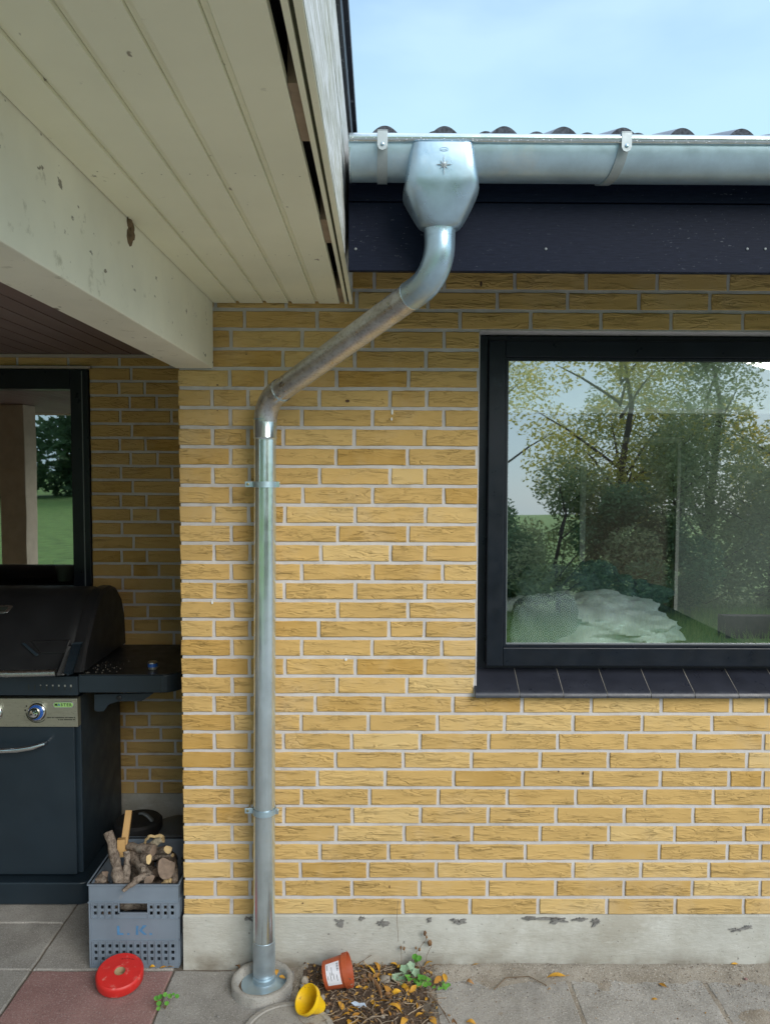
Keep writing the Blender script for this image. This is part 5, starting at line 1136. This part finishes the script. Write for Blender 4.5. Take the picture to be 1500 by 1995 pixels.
weed('clover_weed', (822, 1930), ((818, 1903, 1), (826, 1905, 1), (834, 1910, .8), (815, 1918, 1), (828, 1920, 1.1), (822, 1928, .9), (836, 1922, .9), (809, 1914, .9), (794, 1903, .9), (798, 1908, .8), (832, 1930, .8)), LG, 'bright green clover like weed right of the variegated one', -.08)
weed('green_sprig', (806, 1900), ((808, 1864, .9), (816, 1867, .9), (812, 1871, .8)), LR, 'small bright green sprig standing above the weeds against the plinth', -.03)
weed('creeping_weed', (850, 1935), ((846, 1934, .6), (856, 1937, .6), (863, 1935, .7), (868, 1940, 1.0), (862, 1943, .8), (873, 1945, .7)), LG, 'low creeping green weed on the sandy slab edge', -.10)
weed('round_leaved_sprout', (322, 1955), ((305, 1945, 1.0), (313, 1942, 1.0), (322, 1938, .9), (331, 1941, 1.0), (345, 1941, .9), (325, 1955, .9), (310, 1955, 1.0), (309, 1965, .8), (338, 1937, .6)), LR, 'sprout with round green leaves in the slab joint right of the red disc', -.215, .7)
def stalk(pts, label, heads, y=-.028):
    w = empty('dry_seed_stalk', at(pts[0][0], pts[0][1], 1, y), label, 'dry stalk'); m = MB(); P_ = [at(px, py, 1, y + .010 * i / len(pts)) for i, (px, py) in enumerate(pts)]; m.tube(P_, .0009, 6); m.build('stem', STALK, w)
    for (px, py, s) in heads: blob('seed_head', at(px, py, 1, y + .006), (.0045 * s, .004 * s, .007 * s), AUTB, px, .5, 5, 1, 10, w, False)
stalk(((798, 1880), (808, 1860), (820, 1843), (831, 1829), (829, 1818)), 'dry stalk leaning right against the plinth, seed head on top', ((828, 1818, 1.2), (831, 1826, .8), (810, 1847, .8), (817, 1850, .9)))
stalk(((829, 1880), (831, 1862), (837, 1849), (840, 1845), (838, 1832)), 'wavy dry stalk right of the leaning one with a papery head', ((837, 1837, 1.7),))
stalk(((782, 1882), (782, 1860), (781, 1845)), 'short dry stalk left of the leaning one', ((787, 1848, .9), (781, 1846, .8)))
stalk(((776, 1834), (775, 1815), (773, 1790), (775, 1755)), 'hair thin dead stem hanging on the wall above the weeds', ())
# ------------------------------------------------------------------ garden behind the camera (seen in the window panes)
def crown(root, name, clumps, nleaf, size, mat, seed):
    rd = random.Random(seed); vs = []; fs = []
    wts = [c[3] ** 2 for c in clumps]
    for _ in range(nleaf):
        cx, cy, cz, r = rd.choices(clumps, wts)[0]
        while True:
            d = Vector((rd.uniform(-1, 1), rd.uniform(-1, 1), rd.uniform(-1, 1)))
            if .2 < d.length < 1: break
        p = Vector((cx, cy, cz)) + d * r * Vector((1, 1, .6)).length / 1.54; s = size * rd.uniform(.6, 1.3)
        u = Vector((rd.uniform(-1, 1), rd.uniform(-1, 1), rd.uniform(-.6, .6))).normalized() * s; v = u.cross(Vector((rd.uniform(-1, 1), rd.uniform(-1, 1), rd.uniform(-1, 1)))).normalized() * s * .45
        i = len(vs); vs += [p - u, p - v, p + u, p + v]; fs.append((i, i + 1, i + 2, i + 3))
    me = bpy.data.meshes.new(name); me.from_pydata([tuple(v) for v in vs], [], fs); me.materials.append(mat); o = link(name, me, root, world=True); return o
def tree(x, y, h, cr_, mat, nleaf, seed, label, size=.07, low=.3, gap=1.0, cat='tree', name='broadleaf_tree'):
    rd = random.Random(seed); root = empty(name, (x, y, -.02), label, cat, 'trees and shrubs behind the camera'); m = MB()
    m.tube([(x, y, -.05), (x + rd.uniform(-.1, .1), y, h * .35), (x + rd.uniform(-.3, .3), y, h * .7), (x, y, h * .93)], [h * .02, h * .015, h * .009, .01], 9); cl = []
    for i in range(int(15 * gap)):
        a = rd.uniform(0, 6.28); q = rd.random() ** .6; z = h * rd.uniform(low, 1.0); k = cr_ * math.sin(math.pi * min(.97, (z / h - low) / (1 - low) * .85 + .12)); c = (x + math.cos(a) * k * q, y + math.sin(a) * k * q, z, cr_ * rd.uniform(.22, .42)); cl.append(c)
        m.tube([(x, y, max(.2, z - k * .6)), (c[0] * .6 + x * .4, c[1] * .6 + y * .4, z - k * .2), c[:3]], [h * .006, h * .004, .006], 5)
    m.build('trunk', TRUNK, root, smooth=60); crown(root, 'crown', cl, nleaf, size, mat, seed)
tree(4.3, -11, 5.0, 1.8, YLEAF, 11000, 1, 'yellowing tree reflected in the middle of the large window', .042, .34, 1.5)
tree(6.5, -12.5, 5.4, 2.3, MLEAF, 24000, 2, 'tall green tree reflected at the right of the large window', .042, .05, 1.6)
tree(2.4, -15, 5.5, 2.2, YLEAF, 7000, 3, 'thin crowned tree reflected in the upper left of the large window', .045, .5)
tree(8.8, -12, 6.0, 2.6, YLEAF, 22000, 4, 'broad yellow green tree outside the right edge of the reflection', .06, .1, 1.3)
tree(4.9, -10.0, 3.0, 1.5, MLEAF, 16000, 5, 'bushy green shrub tree in front of the yellowing tree', .036, .0, 1.5)
for i, (x, y, h, r) in enumerate(((1.5, -9.8, 1.7, 1.2), (2.9, -9.6, 2.2, 1.3), (3.9, -9.2, 1.8, 1.1), (6.6, -10.2, 2.4, 1.5), (8.4, -10.4, 2.6, 1.5), (.2, -11, 1.9, 1.3))):
    tree(x, y, h, r, (DLEAF, MLEAF)[i % 2], 16000, 20 + i, ('low dark shrub', 'low green shrub', 'small dark shrub', 'leafy green shrub', 'dark rounded shrub', 'tall green shrub')[i] + ' in the row of bushes behind the camera', .036, .0, 1.3, 'shrub', 'garden_shrub')
for i, (x, y, h) in enumerate(((-40, -46, 13), (-34, -44, 12), (-28, -42, 12), (-22.5, -40, 13), (-18, -43, 12), (-13, -40, 13), (-8, -42, 13))):
    tree(x, y, h, 4.4, DLEAF, 9000, 40 + i, ('first', 'second', 'third', 'fourth', 'fifth', 'sixth', 'seventh', 'eighth', 'ninth', 'tenth')[i] + ' dark conifer from the left beyond the lawn, seen only in reflections', .26, .02, 1.8, 'conifer', 'conifer')
sw = empty('added_shade_wall', (-4.0, -1, 0), 'unseen yellow brick wall added at the left end to darken the porch', 'wall')  # wall out of view, added to block light from the left and darken the porch
m = MB(); m.box(-4.2, -4.0045, YN + .3, BY - .001, -.05, 2.5); m.build('mortar_bed', MORT, sw)
m = MB()
for k in range(1, 32):
    z0, z1 = course(k); y = YN + .3 + (.12 if k % 2 else 0)
    while y < BY - .24: m.box(-4.03, -4.0, y, y + .228, z0, z1); y += .24
m.build('added_wall_brick', BRICK, sw, kind='stuff')
mb_ = MB(); 
for i in range(3): mb_.box(-6.2 + i * 0, -2.2, -4.4 + i * 0, -4.25, -.02, .32)
mb_.build('garden_wall', RINGM, label='low pale concrete edging wall along the lawn', cat='wall')
mb_ = MB(); mb_.box(4.4, 7.4, -7.2, -7.0, -.02, .28); mb_.build('timber_edging', TRUNK, label='dark timber edging reflected at the lower right of the large window', cat='edging')
print('bricks', nbr[0])
